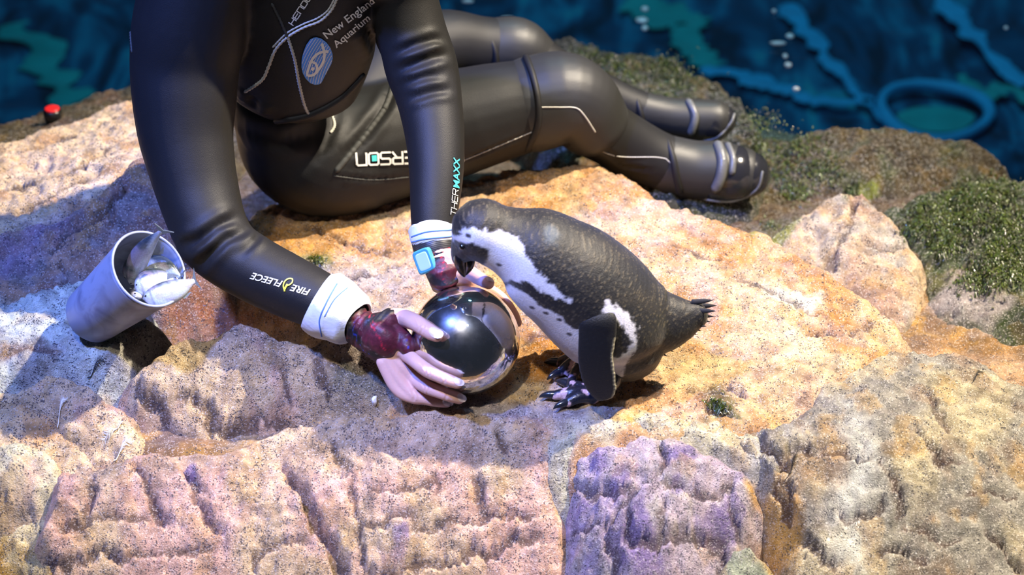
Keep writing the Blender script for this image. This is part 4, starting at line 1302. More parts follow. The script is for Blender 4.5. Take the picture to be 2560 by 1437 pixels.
wrinkle(hand_r, [([(1056,905),(1066,926),(1062,948)], .0016, .0009), ([(1064,905),(1074,928),(1070,946)], .0016, .0008), ([(1108,932),(1112,950),(1108,966)], .0015, .0008),
  ([(1052,948),(1062,968),(1060,985)], .0016, .0009), ([(1062,950),(1070,970),(1068,988)], .0016, .0008), ([(1112,970),(1116,988),(1112,1002)], .0015, .0008),
  ([(1044,790),(1052,812),(1042,832)], .0018, .0010), ([(1052,792),(1060,816),(1050,838)], .0018, .0010), ([(1028,975),(1036,990),(1034,1004)], .0016, .0008)], 1)
L_THB = [bp(1128,648,.018,24), bp(1150,668,.016,21), bp(1178,684,.012,19), bp(1205,700,fr,17), bp(1222,709,fr,14.5)]
L_IDX = [bp(1140,676,.016,21,True), bp(1180,706,fr,18,True), bp(1222,724,fr,16,True), bp(1256,748,fr,15,True), bp(1282,782,fr,13.5,True), bp(1294,806,fr,11.5,True)]
L_MID = [bp(1140,680,.016,21,True), bp(1180,712,fr,19,True), bp(1222,745,fr,17,True), bp(1256,784,fr,16,True), bp(1276,826,fr,14.5,True), bp(1284,850,fr,12.5,True)]
L_RNG = [bp(1130,690,.016,20,True), bp(1165,725,fr,18,True), bp(1205,768,fr,16.5,True), bp(1240,815,fr,15.5,True), bp(1256,856,fr,14,True), bp(1262,880,fr,12,True)]
L_PNK = [bp(1120,695,.016,18,True), bp(1145,735,fr,16,True), bp(1175,780,fr,15,True), bp(1202,826,fr,13.5,True), bp(1212,856,fr,12,True)]
wl = PY(1092, 632, -0.165)
LPALM = smooth_path([(PY(1084, 575, -0.14), PXM(44, wl), PXM(36, wl)), (wl, PXM(40, wl), PXM(34, wl)), (on_ball(1118, 668, .016), PXM(44, wl), PXM(28, wl)), (on_ball(1142, 698, .014, True), PXM(42, wl), PXM(20, wl))], 5)
hand_l = hand([L_THB, L_IDX, L_MID, L_RNG, L_PNK], [loft(LPALM, 20, flat=(1, 0.3, 0.4))])

inner = [loft(lp(CHEST, .86), 20, flat=(1, 0, 0))] + [loft(lp(q, .84), 16) for q in (SHOULD, ARM_R, FORE_R, ARM_L, BELLY, THIGH_F, SHIN_F, THIGH_B, SHIN_B)] + [loft(lp(NECK), 16), loft(lp(HEAD), 24, flat=(1, 0, 0))]
nose = PY(712, -405, -0.105)
inner.append(loft([(nose + Vector((0, 0.02, .02)), .008), (nose, .012), (nose + Vector((0, .01, -.012)), .010)], 10))
for sx in (-1, 1):
    e = PY(712 + sx * 118, -430, -0.02)
    inner.append(loft([(e + Vector((0, 0, .025)), .008, .014), (e, .010, .018), (e + Vector((0, 0, -.025)), .007, .010)], 10, flat=(1, 0, 0)))
body_me = organic('body', inner, 0.007, 3)
bmm = bmesh.new()
for q in (body_me, hand_r, hand_l): bmm.from_mesh(q)
me = bpy.data.meshes.new('body'); bmm.to_mesh(me); bmm.free()
for p in me.polygons: p.use_smooth = True
body = link('body', me, M['skin'], person)
body['label'] = 'bare fingers and hands with short nails'
hairm = organic('hair', [loft(lp([(714,-400,.0,112,95),(712,-480,-.02,128,118),(712,-545,-.03,100,95)]), 24, flat=(1, 0, 0)), loft(lp([(712,-430,.04,60),(712,-360,.075,40),(715,-280,.09,26)]), 14)], 0.007, 3)
hair = link('hair', hairm, M['hair'], person)

def nail(tip, prev, mesh, parent, w=.0062, l=.0085, up=None):
    bv = bvh_of(mesh)
    d = (tip - prev).normalized()
    c = tip + d * 0.0012
    n = up if up is not None else (CAM - c).normalized()
    n = (n - d * n.dot(d)).normalized()
    s = d.cross(n)
    h = bv.ray_cast(c + n * 0.03, -n)
    if h[0] is None: return
    V = []; F = []
    NR, NA = 5, 14
    for i in range(NR + 1):
        for k in range(NA):
            a = 2 * math.pi * k / NA
            q = c + d * (l * i / NR * math.cos(a)) + s * (w * i / NR * math.sin(a)) + n * 0.03
            hh = bv.ray_cast(q, -n)
            V.append((hh[0] if (hh[0] is not None and (hh[0] - h[0]).dot(n) > -0.005) else h[0] + (q - n * (q - h[0]).dot(n) - h[0]) - n * 0.003) + n * (0.0004 + 0.0010 * (1 - (i / NR) ** 3)))
    for i in range(NR):
        for k in range(NA):
            F.append((i * NA + k, i * NA + (k + 1) % NA, (i + 1) * NA + (k + 1) % NA, (i + 1) * NA + k))
    link('fingernail', mesh_from('fingernail', V, F), M['nail'], parent)
upn = (CAM - BALL_C).normalized()
nail(R_IDX[-1][0], R_IDX[-2][0], hand_r, body, up=Vector((0.25, -0.45, 0.85)))
nail(R_MID[-1][0], R_MID[-2][0], hand_r, body, up=Vector((0.25, -0.55, 0.75)))
nail(R_RNG[-1][0], R_RNG[-2][0], hand_r, body, up=Vector((0.2, -0.7, 0.6)))
nail(R_THB[-1][0], R_THB[-2][0], hand_r, body, w=.0080, l=.0115, up=Vector((-0.1, -0.45, 0.9)))
nail(L_THB[-1][0], L_THB[-2][0], hand_l, body, w=.0065, l=.009, up=Vector((0.5, 0.2, 0.9)))

# ---- gloves (fingerless), cuffs, watch
def glove_cloth(me, o_, ax_, seed):
    """gathered folds round the wrist, black cloth by the cuff, maroon towards the hand, thin bright print lines"""
    co = co_of(me)
    rel = co - np.array(o_)
    al = rel @ np.array(ax_)
    e_ = Vector(ax_).cross(Vector((0, 0, 1))).normalized(); f_ = e_.cross(Vector(ax_))
    th = np.arctan2(rel @ np.array(f_), rel @ np.array(e_))
    w = fbm(al * 1.0, th * 0.02, 45, 3, seed)
    fold = np.sin(al * 2 * np.pi / 0.0125 + 1.6 * np.sin(th + seed) + 2.2 * w)
    fade = sstep(0.085, 0.02, al)
    nr = np.empty(len(me.vertices) * 3); me.vertices.foreach_get('normal', nr); nr = nr.reshape(-1, 3)
    set_co(me, co + nr * (0.0017 * fold * fade)[:, None])
    base = lin(84, 28, 40)[None] * (1 + 0.35 * fbm(al, th * .03, 60, 3, seed + 1))[:, None]
    k = (sstep(0.25, -0.2, fbm(al, th * 0.03, 26, 3, seed + 2) + (al - 0.04) * 9))[:, None]
    base = base * (1 - k) + lin(24, 21, 26) * k
    for off, tone, st, ww in ((0.0, lin(200, 34, 58), .8, .03), (1.7, lin(44, 76, 200), .7, .022), (3.3, lin(160, 30, 50), .6, .025), (4.6, lin(190, 170, 160), .35, .018)):
        ph = th + al * 26 + off + 0.5 * fbm(al, th * .03, 30, 2, seed + 4)
        m = np.exp(-((np.sin(ph) - 0.2) / ww) ** 2)[:, None] * st
        base = base * (1 - m) + tone * m
    set_color(me, base)

gr = organic('glove', [loft(smooth_path([(PY(858, 792, -0.22), PXM(52, wr), PXM(44, wr)), (PY(905, 822, -0.24), PXM(50, wr), PXM(42, wr)), (on_ball(944, 850, .016), PXM(60, wr), PXM(38, wr)), (on_ball(964, 868, .013), PXM(58, wr), PXM(34, wr))], 5), 24, flat=(0.35, -0.3, 1)),
    loft(smooth_path([(on_ball(945, 815, .018), PXM(33, wr)), (on_ball(975, 800, .016), PXM(30, wr))], 4), 18),
    loft(smooth_path([(on_ball(985, 825, .012), PXM(26, wr)), (on_ball(1012, 850, .010), PXM(22, wr)), (on_ball(1018, 868, .009), PXM(21, wr))], 4), 16)], 0.0026, 3)
glove_cloth(gr, PY(870, 798, -0.225), (on_ball(960, 862, .014) - PY(870, 798, -0.225)).normalized(), 5)
g1 = link('glove', gr, M['glove'], person); g1['label'] = 'maroon and black patterned fingerless glove'
gl_ = organic('glove', [loft(smooth_path([(PY(1085, 590, -0.145), PXM(46, wl), PXM(40, wl)), (PY(1096, 640, -0.17), PXM(46, wl), PXM(40, wl)), (on_ball(1112, 680, .016), PXM(46, wl), PXM(34, wl)), (on_ball(1120, 705, .014, True), PXM(44, wl), PXM(26, wl))], 5), 24, flat=(1, 0.3, 0.4))], 0.0026, 3)
glove_cloth(gl_, PY(1085, 600, -0.15), (on_ball(1116, 695, .014) - PY(1085, 600, -0.15)).normalized(), 8)
g2 = link('glove', gl_, M['glove'], person); g2['label'] = 'dark maroon fingerless glove behind the ball'

def cuff(path, seg, name, folds, seed, flat):
    P = smooth_path(path, 8)
    v, f = loft(P, seg, cap=False, flat=flat)
    n = len(P)
    V = []
    for i in range(n):
        c = P[i][0]
        for k in range(seg):
            q = v[i * seg + k]
            a = 2 * math.pi * k / seg
            w = 1 + 0.035 * math.sin(i / n * 9 * folds + 1.2 * math.sin(a * 1.0 + seed) * 3) + 0.03 * mnoise.noise(q * 60)
            V.append(c + (q - c) * w)
    me = mesh_from(name, V, f)
    o = link(name, me, M['cuff'], person)
    s = o.modifiers.new('thick', 'SOLIDIFY'); s.thickness = 0.004; s.offset = 0
    return o
c1 = cuff([(PY(796, 752, -0.20), PXM(74, wr)), (PY(815, 763, -0.205), PXM(82, wr)), (PY(850, 780, -0.215), PXM(78, wr)), (PY(880, 797, -0.228), PXM(68, wr)), (PY(893, 805, -0.234), PXM(50, wr))], 40, 'cuff', 1.0, 0.5, None)
c1['label'] = 'white rolled cloth cuff with thin blue stripe'
c2 = cuff([(PY(1085, 566, -0.13), PXM(52, wl)), (PY(1085, 578, -0.135), PXM(60, wl)), (PY(1085, 596, -0.145), PXM(58, wl)), (PY(1086, 612, -0.15), PXM(48, wl))], 40, 'cuff', 0.9, 1.5, None)
c2['label'] = 'white rolled cloth cuff with blue stripes above the watch'
dg = bpy.context.evaluated_depsgraph_get(); dg.update()
bvc1 = bvh_of(c1.data); bvc2 = bvh_of(c2.data)
surf_tube('cuff_stripe', bvc1, [(842,712),(815,760),(800,800),(806,838)], .0012, 'cuff_line', c1, off=.002)
surf_tube('cuff_stripe', bvc1, [(868,722),(835,750),(812,790)], .0009, 'cuff_line', c1, off=.002)
surf_tube('cuff_stripe', bvc2, [(1032,592),(1070,580),(1130,575)], .0012, 'cuff_line', c2, off=.002)
surf_tube('cuff_stripe', bvc2, [(1032,604),(1070,596),(1130,590)], .0012, 'cuff_line', c2, off=.002)

# watch on the far wrist
ax = (PY(1100, 660, -0.175) - PY(1086, 605, -0.15)).normalized()
wc = PY(1089, 622, -0.160)
v, f = loft([(wc - ax * .015, PXM(52, wc), PXM(47, wc)), (wc - ax * .014, PXM(54, wc), PXM(49, wc)), (wc + ax * .014, PXM(54, wc), PXM(49, wc)), (wc + ax * .015, PXM(52, wc), PXM(47, wc))], 36, flat=(1, 0.3, 0.4), caps=1)
watch = link('watch', mesh_from('watch', v, f), M['watch_strap'], person)
watch['label'] = 'black ribbed watch with pale turquoise case'
for k in range(-5, 6):
    c0 = wc + ax * (k * .0026)
    v, f = loft([(c0 - ax * .0008, PXM(53, wc), PXM(48, wc)), (c0, PXM(56, wc), PXM(51, wc)), (c0 + ax * .0008, PXM(53, wc), PXM(48, wc))], 36, flat=(1, 0.3, 0.4), caps=1)
    link('strap_rib', mesh_from('strap_rib', v, f), M['watch_strap'], watch)
fp = PY(1062, 652, -0.205)
fn = (fp - PY(1096, 645, -0.17)).normalized()
fu = (ax - fn * ax.dot(fn)).normalized(); fs_ = fu.cross(fn)
def slab(c, u, s, n, hu, hs, hn, bev=0.25):
    V = []; F = []
    ring = []
    prof = [(-1, .9), (-.6, 1), (.6, 1), (1, .88)]
    NA = 24
    for zt, k in prof:
        for i in range(NA):
            a = 2 * math.pi * i / NA
            ca, sa = math.cos(a), math.sin(a)
            pw = 0.35
            V.append(c + u * hu * k * math.copysign(abs(ca) ** pw, ca) + s * hs * k * math.copysign(abs(sa) ** pw, sa) + n * hn * zt)
    for r in range(3):
        for i in range(NA):
            F.append((r * NA + i, r * NA + (i + 1) % NA, (r + 1) * NA + (i + 1) % NA, (r + 1) * NA + i))
    F.append(tuple(reversed(range(NA)))); F.append(tuple(3 * NA + i for i in range(NA)))
    return V, F
V, F = slab(fp, fu, fs_, fn, .018, .015, .005)
wcase = link('watch_case', mesh_from('watch_case', V, F, False), M['watch_case'], watch)
V, F = slab(fp + fn * .0048, fu, fs_, fn, .013, .010, .0008)
link('watch_face', mesh_from('watch_face', V, F, False), M['watch_glass'], wcase)
# ------------------------------------------------------------------ penguin
YP = -0.262
gfoot = PZ(1470, 985, 0.0)
penguin = empty('penguin', (gfoot.x, YP, hz(gfoot.x, YP)))
tag(penguin, 'black and white penguin bending its beak towards the mirrored ball', 'penguin')

def pl(pts, sub=5, ky=1.0):
    out = []
    for px, py, r in pts:
        p = PY(px, py, YP)
        out.append((p, PXM(r, p), PXM(r, p) * ky))
    return smooth_path(out, sub)

TORSO = [(1205,573,79),(1240,590,80),(1282,606,92),(1330,628,118),(1385,668,136),(1442,708,146),(1500,762,150),(1548,816,141),(1562,850,106)]
TAIL = [(1560,806,128),(1610,797,108),(1660,802,87),(1706,796,62),(1742,787,36)]
FACE = [(1196,585,72),(1172,612,50),(1156,634,33),(1152,646,24)]
peng_me = organic('penguin_body', [loft(pl(TORSO), 36), loft(pl(TAIL, 5, 0.8), 28), loft(pl(FACE, 5, 0.92), 24)], 0.0026, 12)
BVP = bvh_of(peng_me)

def pc(a, b):      # crop pixels -> photo pixels
    return (1100 + a / 2.478, 460 + b / 2.478)

def xz_poly(pts):
    out = []
    for a, b in pts:
        px, py = pc(a, b)
        h = BVP.ray_cast(CAM, ray(px, py))
        p = h[0] if h[0] is not None else PY(px, py, YP)
        out.append((p.x, p.z))
    return out

W_BAND = xz_poly([(30,300),(75,292),(150,275),(250,280),(350,290),(430,318),(500,350),(525,400),(545,470),(600,530),(650,580),(700,630),(760,680),(812,712),(800,738),(740,712),(700,692),(600,642),(530,612),(440,592),(365,580),(320,560),(270,520),(240,500),(290,440),(300,410),(230,380),(150,366),(95,350),(40,420)])
W_FACE = xz_poly([(72,345),(150,366),(230,382),(300,410),(302,445),(275,500),(230,530),(160,480),(60,440)])
W_BELLY = xz_poly([(380,600),(430,622),(500,655),(550,695),(620,745),(700,795),(750,835),(800,885),(860,900),(900,960),(1000,1060),(1090,1230),(1000,1330),(700,1200),(300,700)])
W_FLANK = xz_poly([(1040,720),(1090,752),(1150,800),(1195,850),(1218,900),(1215,1000),(1190,1060),(1140,1140),(1085,1230),(1040,1260),(1000,1100),(960,900)])
B_FLANK = xz_poly([(1000,800),(1095,850),(1140,880),(1175,930),(1185,990),(1150,1040),(1110,1075),(1060,1060),(1000,1000)])
CO = co_of(peng_me)
ex = 0.0045 * fbm(CO[:, 0] * 1 + CO[:, 1] * 0.7, CO[:, 2] + CO[:, 1] * 0.4, 70, 4, 500, 0.65)
cx, cz_ = CO[:, 0], CO[:, 2]
dk = lin(22, 22, 22)[None] * np.ones((len(CO), 1))
brown = sstep(-0.3, 0.5, fbm(cx, cz_ + CO[:, 1], 9, 3, 510))[:, None]
dk = dk * (1 - 0.6 * brown) + lin(44, 39, 30) * 0.6 * brown
# pale feather tips, in short rows
rows = perlin(cx * 260 + 0.6 * np.sin(cz_ * 120), (cz_ - CO[:, 1] * .4) * 430, 3) + 0.5 * perlin(cx * 480, (cz_ + CO[:, 1]) * 480, 9)
rowm = (sstep(0.25, 0.75, rows) * 0.42)[:, None]
dk = dk * (1 - rowm) + lin(118, 106, 80) * rowm
wh = lin(226, 222, 220)
wt = (wh * (0.93 + 0.07 * perlin(cx * 300, cz_ * 300 + CO[:, 1] * 200, 5))[:, None])
def cover(col, poly, paint, s=0.0022):
    m = sstep(-s, s, poly_sd(cx, cz_, poly) + ex)[:, None]
    return col * (1 - m) + paint * m
col = dk.copy()
col = cover(col, W_BELLY, wt)
col = cover(col, W_FLANK, wt)
col = cover(col, B_FLANK, dk)
col = cover(col, W_BAND, wt)
col = cover(col, W_FACE, dk * 0.9)
for a, b in [(570,765),(655,800),(740,840),(800,930),(175,320),(365,500)]:
    px, py = pc(a, b)
    h = BVP.ray_cast(CAM, ray(px, py))
    if h[0] is not None:
        m = sstep(0.004, 0.002, np.hypot((cx - h[0].x) * 0.7, cz_ - h[0].z))[:, None]
        col = col * (1 - m) + lin(60, 54, 56) * m
# pale-blue sheen on the neck, painted into the plumage colour
h = BVP.ray_cast(CAM, ray(*pc(690, 310)))
m = (sstep(0.022, 0.008, np.sqrt(((cx - h[0].x) * 1.5) ** 2 + ((cz_ - h[0].z) * 0.8) ** 2 + (CO[:, 1] - h[0].y) ** 2) + ex) * 0.22)[:, None]
col = col * (1 - m) + lin(120, 138, 146) * m
set_color(peng_me, col)
# feather relief, real and fine
nr = np.empty(len(peng_me.vertices) * 3); peng_me.vertices.foreach_get('normal', nr); nr = nr.reshape(-1, 3)
set_co(peng_me, CO + nr * (0.0005 * rows * (col.mean(1) < 0.2))[:, None])
pbody = link('penguin_body', peng_me, M['plumage'], penguin)
pbody['label'] = 'black back and white belly with dark breast band'

# beak
def bpt(a, b, r, k=1.0):
    px, py = pc(a, b)
    p = PY(px, py, YP - 0.010)
    return (p, PXM(r, p), PXM(r, p) * k)
v, f = loft(smooth_path([bpt(135,420,17,.75), bpt(125,455,17,.7), bpt(124,490,15,.65), bpt(132,525,12,.6), bpt(142,552,8,.6), bpt(150,570,4,.7)], 4), 18, caps=3)
beak = link('beak', mesh_from('beak', v, f), M['beak'], penguin); beak['label'] = 'glossy black hooked beak'
v, f = loft(smooth_path([bpt(185,455,13,.8), bpt(185,485,13,.75), bpt(180,515,11,.7), bpt(168,545,6,.7), bpt(160,560,3,.7)], 4), 16, caps=3)
link('lower_beak', mesh_from('lower_beak', v, f), M['beak'], beak)
for sgn in (1, -1):
    px, py = pc(140, 388)
    h = BVP.ray_cast(CAM, ray(px, py))
    c = h[0].copy()
    n = h[1]
    if sgn < 0:
        c = Vector((c.x, 2 * YP - c.y, c.z))
    bmm = bmesh.new(); bmesh.ops.create_uvsphere(bmm, u_segments=16, v_segments=10, radius=0.0052)
    me = bpy.data.meshes.new('eye'); bmm.to_mesh(me); bmm.free()
    for p in me.polygons: p.use_smooth = True
    e = link('eye', me, M['eye']); e.location = c; e.parent = penguin; e.matrix_parent_inverse = penguin.matrix_world.inverted()

# flippers
def flipper(sgn):
    def fp_(px, py, dy, w, t):
        p = PY(px, py, YP - dy)
        a, b = PXM(w, p), PXM(t, p)
        if sgn < 0: p = Vector((p.x, 2 * YP - p.y, p.z))
        return (p, a, b)
    path = [fp_(1484,742,.028,30,28), fp_(1488,766,.060,36,20), fp_(1494,798,.080,48,14), fp_(1493,840,.087,48,10), fp_(1489,890,.092,46,8), fp_(1496,940,.094,44,7), fp_(1508,978,.094,35,6), fp_(1514,996,.094,22,5)]
    me = organic('flipper', [loft(smooth_path(path, 6), 26, flat=(1, 0, 0.12), caps=3)], 0.0022, 3)
    co = co_of(me)
    rws = perlin(co[:, 0] * 200, co[:, 2] * 420, 4)
    c = lin(15, 15, 14)[None] * (1 + 0.8 * sstep(0.1, 0.7, rws))[:, None]
    # thin pale rear edge
    zz = co[:, 2]; order = np.argsort(zz)
    xmax = np.full(len(co), -9.0)
    bins = ((zz - zz.min()) / 0.004).astype(int)
    bm2 = np.full(bins.max() + 1, -9.0); np.maximum.at(bm2, bins, co[:, 0])
    edge = sstep(0.0045, 0.0015, bm2[bins] - co[:, 0]) * (zz < zz.max() - 0.045) * (0.4 + 0.6 * (np.sin(zz * 1900) > -0.2))
    c = c * (1 - edge[:, None]) + lin(196, 188, 160) * edge[:, None]
    set_color(me, c)
    o = link('flipper', me, M['plumage'], penguin)
    if sgn > 0: o['label'] = 'black flipper with thin pale rear edge'
    return o
flipper(1); flipper(-1)

# tail feathers
TE = [(1776,757),(1784,768),(1782,780),(1776,792),(1768,803),(1757,813),(1744,822),(1732,830),(1718,838),(1704,847),(1690,856),(1674,866),(1658,876),(1640,888)]
for i, (px, py) in enumerate(TE):
    k = i / (len(TE) - 1)
    ang = -0.15 + k * 0.75
    yo = 0.014 * math.sin(i * 2.1) * (1 - .5 * k)
    ln = 15 - 3 * k
    base = PY(px - 46 * math.cos(ang * .5), py - 14 * k - 2, YP + yo * .6)
    tip = PY(px + ln * math.cos(ang) - 8 + 9 * k, py + ln * math.sin(ang) * 1.2 - 4 + 12 * k, YP + yo - .012 * k)
    w = PXM(6.8, base)
    v, f = loft(smooth_path([(base, w, w * .3), (base.lerp(tip, .55), w * .9, w * .28), (base.lerp(tip, .8), w * .5, w * .2), (tip, w * .05, w * .05)], 3), 8, flat=(0, 0.5, 1), caps=1)
    link('tail_feather', mesh_from('tail_feather', v, f), M['feather_dark'], penguin)

# feet
def foot(heel, toes, ankle):
    parts = []
    lift = 0.009
    def g(px, py, up):
        p = ground(px, py)
        for _ in range(3):
            p = PZ(px, py, hz(p.x, p.y) + up)
        return p
    hp = g(*heel, lift)
    tips = []
    for (px, py) in toes:
        tp = g(px, py, lift * 0.9)
        mid = hp.lerp(tp, 0.55) + Vector((0, 0, 0.004))
        parts.append(loft(smooth_path([(hp, .013), (mid, .010), (tp, .0075)], 5), 14))
        tips.append(tp)
    for i in range(len(tips) - 1):        # webs between the toes
        a, b = tips[i], tips[i + 1]
        for t in (0.2, 0.35, 0.5, 0.65, 0.8):
            e = a.lerp(b, t); e = hp.lerp(e, 0.86) - Vector((0, 0, 0.002))
            parts.append(loft([(hp, .006), (hp.lerp(e, .5), .0045), (e, .0035)], 8, caps=2))
    ap = PY(*ankle, YP)
    ap.y = hp.y
    parts.append(loft(smooth_path([(hp, .014), (hp.lerp(ap, .5), .015), (ap, .02)], 4), 16))
    me = organic('foot', parts, 0.0019, 3)
    co = co_of(me)
    n = fbm(co[:, 0] * 1.3, co[:, 1] * 1.6, 38, 3, 77)
    c = lin(34, 36, 44)[None] * np.ones((len(co), 1))
    k = sstep(0.12, 0.3, n)[:, None]
    c = c * (1 - k) + lin(205, 170, 168) * k
    ring = (0.5 + 0.5 * np.sin(co[:, 0] * 1500))[:, None] * 0.25
    c = c * (1 - ring * (1 - k))
    set_color(me, c)
    o = link('foot', me, M['foot_skin'], penguin)
    o['label'] = 'black webbed foot mottled with pink'
    for (px, py), tp in zip(toes, tips):
        d = (tp - hp); d.z = 0; d.normalize()
        v, f = loft(smooth_path([(tp - d * .004 + Vector((0, 0, .001)), .0062), (tp + d * .008 + Vector((0, 0, .001)), .0058), (tp + d * .018 - Vector((0, 0, .001)), .0035), (tp + d * .023 - Vector((0, 0, .004)), .001)], 4), 12)
        link('claw', mesh_from('claw', v, f), M['claw'], o)
foot((1478, 988), [(1420, 962), (1388, 988), (1420, 1006)], (1520, 900))
foot((1462, 898), [(1398, 905), (1400, 930), (1430, 952)], (1500, 850))

# ------------------------------------------------------------------ bucket of fish
CB = ground(205, 830)
axb = (RGT * 0.575 + UPV * 0.38 - FWD * 0.74).normalized()
depth_b = -0.145
b0 = PY(226, 792, depth_b)
b1 = b0 + axb * 0.19
e1 = axb.cross(Vector((0, 0, 1))).normalized(); e2 = e1.cross(axb)
def ringpts(c, r, n=56):
    return [c + e1 * (r * math.cos(2 * math.pi * k / n)) + e2 * (r * math.sin(2 * math.pi * k / n)) for k in range(n)]
prof = [(0.0, 0.000), (0.0, .034), (.002, .041), (.008, .0445), (.05, .0475), (.12, .0535), (.180, .0585), (.19, .0596), (.19, .0570), (.18, .056), (.12, .0505), (.05, .046), (.012, .041), (.008, .036), (.008, 0.0)]
V = []; F = []; n = 56
for t, r in prof:
    V += ringpts(b0 + axb * t, max(r, 1e-4), n)
for i in range(len(prof) - 1):
    for k in range(n):
        F.append((i * n + k, i * n + (k + 1) % n, (i + 1) * n + (k + 1) % n, (i + 1) * n + k))
bucket = empty('bucket', b0)
tag(bucket, 'pale blue-grey plastic bucket of fish propped on the rocks', 'bucket')
bo = link('bucket_shell', mesh_from('bucket_shell', V, F), M['bucket'], bucket)
v, f = loft([(b1 + e1 * (0.0584 * math.cos(a)) + e2 * (0.0584 * math.sin(a)) - axb * .001, .0022) for a in np.linspace(0, 2 * math.pi, 60)], 8, cap=False)
link('rim', mesh_from('rim', v, f), M['bucket'], bucket)

def fish(head, tail, up, L, name_label, girth=1.0, bend=0.0):
    d = (tail - head).normalized()
    L = (tail - head).length
    u = (up - d * up.dot(d)).normalized()
    side = d.cross(u)
    prof = [(0, .10, .08), (.03, .34, .24), (.10, .66, .42), (.20, .86, .54), (.35, 1, .58), (.50, .98, .55), (.66, .80, .44), (.80, .50, .28), (.89, .28, .15), (.94, .22, .08)]
    hgt = 0.0132 * girth
    path = []
    for t, a, b in prof:
        c = head + d * (L * t) + u * (bend * math.sin(t * math.pi))
        path.append((c, hgt * a, hgt * b))
    v, f = loft(smooth_path(path, 4), 18, flat=tuple(u), caps=2)
    me = mesh_from('fish_body', v, f)
    co = co_of(me)
    rel = (co - np.array(head)) @ np.array(u)
    back = sstep(0.15, 0.75, rel / hgt + 0.15 * fbm(co[:, 0], co[:, 1], 120, 2, 3))[:, None]
    c = lin(196, 204, 212)[None] * (1 - back) + lin(52, 62, 72) * back
    gill = np.exp(-(((co - np.array(head)) @ np.array(d) - L * .15) / .0016) ** 2)[:, None] * 0.6
    c = c * (1 - gill) + lin(90, 84, 92) * gill
    blush = sstep(0.0, 0.5, fbm(co[:, 0] + head.x * 9, co[:, 1] + co[:, 2], 34, 3, 61))[:, None] * 0.45
    c = c * (1 - blush) + lin(168, 150, 168) * blush
    snout = sstep(L * .06, 0.0, (co - np.array(head)) @ np.array(d))[:, None] * 0.7
    c = c * (1 - snout) + lin(70, 76, 86) * snout
    line = np.exp(-((rel / hgt - 0.1) / 0.08) ** 2)[:, None] * 0.4
    c = c * (1 - line) + lin(120, 134, 150) * line
    set_color(me, c)
    root = empty('fish', head)
    tag(root, name_label, 'fish', 'fish in the bucket')
    link('fish_body', me, M['fish'], root)
    tb = head + d * (L * .92)
    V = []
    outl = [(0, .12), (.035, .55), (.075, 1.05), (.06, .4), (.045, 0), (.06, -.4), (.075, -1.05), (.035, -.55), (0, -.12)]
    for s in (-1, 1):
        V += [tb + d * (a * L * 1.3) + u * (b * hgt * 0.95) + side * (s * .0007) for a, b in outl]
    m_ = len(outl)
    Fc = [tuple(range(m_)), tuple(reversed(range(m_, 2 * m_)))] + [(i, (i + 1) % m_, m_ + (i + 1) % m_, m_ + i) for i in range(m_)]
    tm = mesh_from('tail_fin', V, Fc, False); set_color(tm, np.tile(lin(96, 104, 108), (len(V), 1)))
    link('tail_fin', tm, M['fish'], root)
    for t_, s_, hh in ((.5, 1, .5), (.62, -1, .35)):
        c0 = head + d * (L * t_) + u * (s_ * hgt * .8)
        V = []
        for s in (-1, 1):
            V += [c0 + d * x + u * (s_ * y) + side * (s * .0005) for x, y in ((0, 0), (.004, hgt * hh), (.012, hgt * hh * .6), (.018, 0))]
        fm = mesh_from('fin', V, [(0, 1, 2, 3), (7, 6, 5, 4)] + [(i, (i + 1) % 4, 4 + (i + 1) % 4, 4 + i) for i in range(4)], False)
        set_color(fm, np.tile(lin(120, 128, 130), (8, 1)))
        link('fin', fm, M['fish'], root)
    for s in (-1, 1):
        bmm = bmesh.new(); bmesh.ops.create_uvsphere(bmm, u_segments=10, v_segments=8, radius=.0017)
        me = bpy.data.meshes.new('eye'); bmm.to_mesh(me); bmm.free()
        e = link('eye', me, M['eye']); e.location = head + d * (L * .055) + u * (hgt * .14) + side * (s * hgt * .27)
        e.parent = root; e.matrix_parent_inverse = root.matrix_world.inverted()
    return root

def inb(a, x, y):       # point in bucket: along axis (m), across in its section
    return b0 + axb * a + e1 * x + e2 * y
def inp(px, py, a):     # pixel on the section plane at axis distance a
    d = ray(px, py); c = b0 + axb * a
    return CAM + d * ((c - CAM).dot(axb) / d.dot(axb))
def f4(a, b):
    return (140 + a / 3.657, 520 + b / 3.657)
fish(inp(*f4(690, 700), .120), inp(*f4(985, 190), .245), (RGT * -1 + UPV * .2), 0, 'slim silver fish standing against the bucket wall, tail out', 1.15, 0.010)
fish(inp(*f4(640, 640), .090), inp(*f4(800, 380), .165), (RGT * -1 + UPV * .4), 0, 'dark narrow fish behind the upright one in the bucket', 0.85, 0.003)
fish(inp(*f4(790, 500), .140), inp(*f4(1150, 640), .190), (UPV * 1 + RGT * .3), 0, 'dark-backed fish lying highest across the bucket mouth', 1.1, 0.006)
fish(inp(*f4(720, 740), .150), inp(*f4(1130, 640), .180), (UPV * 1 + FWD * .4), 0, 'fat white-bellied fish in the middle of the bucket', 1.7, 0.003)
fish(inp(*f4(800, 830), .165), inp(*f4(1290, 650), .215), (UPV * 1 + RGT * -.3), 0, 'pinkish silver fish leaning out over the bucket rim', 1.35, -0.004)
fish(inp(*f4(725, 815), .158), inp(*f4(820, 700), .090), (RGT * -1 + UPV * .2), 0, 'fish low in the bucket with only its snout showing', 1.0)
fish(inp(*f4(1000, 600), .150), inp(*f4(800, 560), .080), (UPV * 1 + RGT * .5), 0, 'shadowed fish deep under the others in the bucket', 1.2)

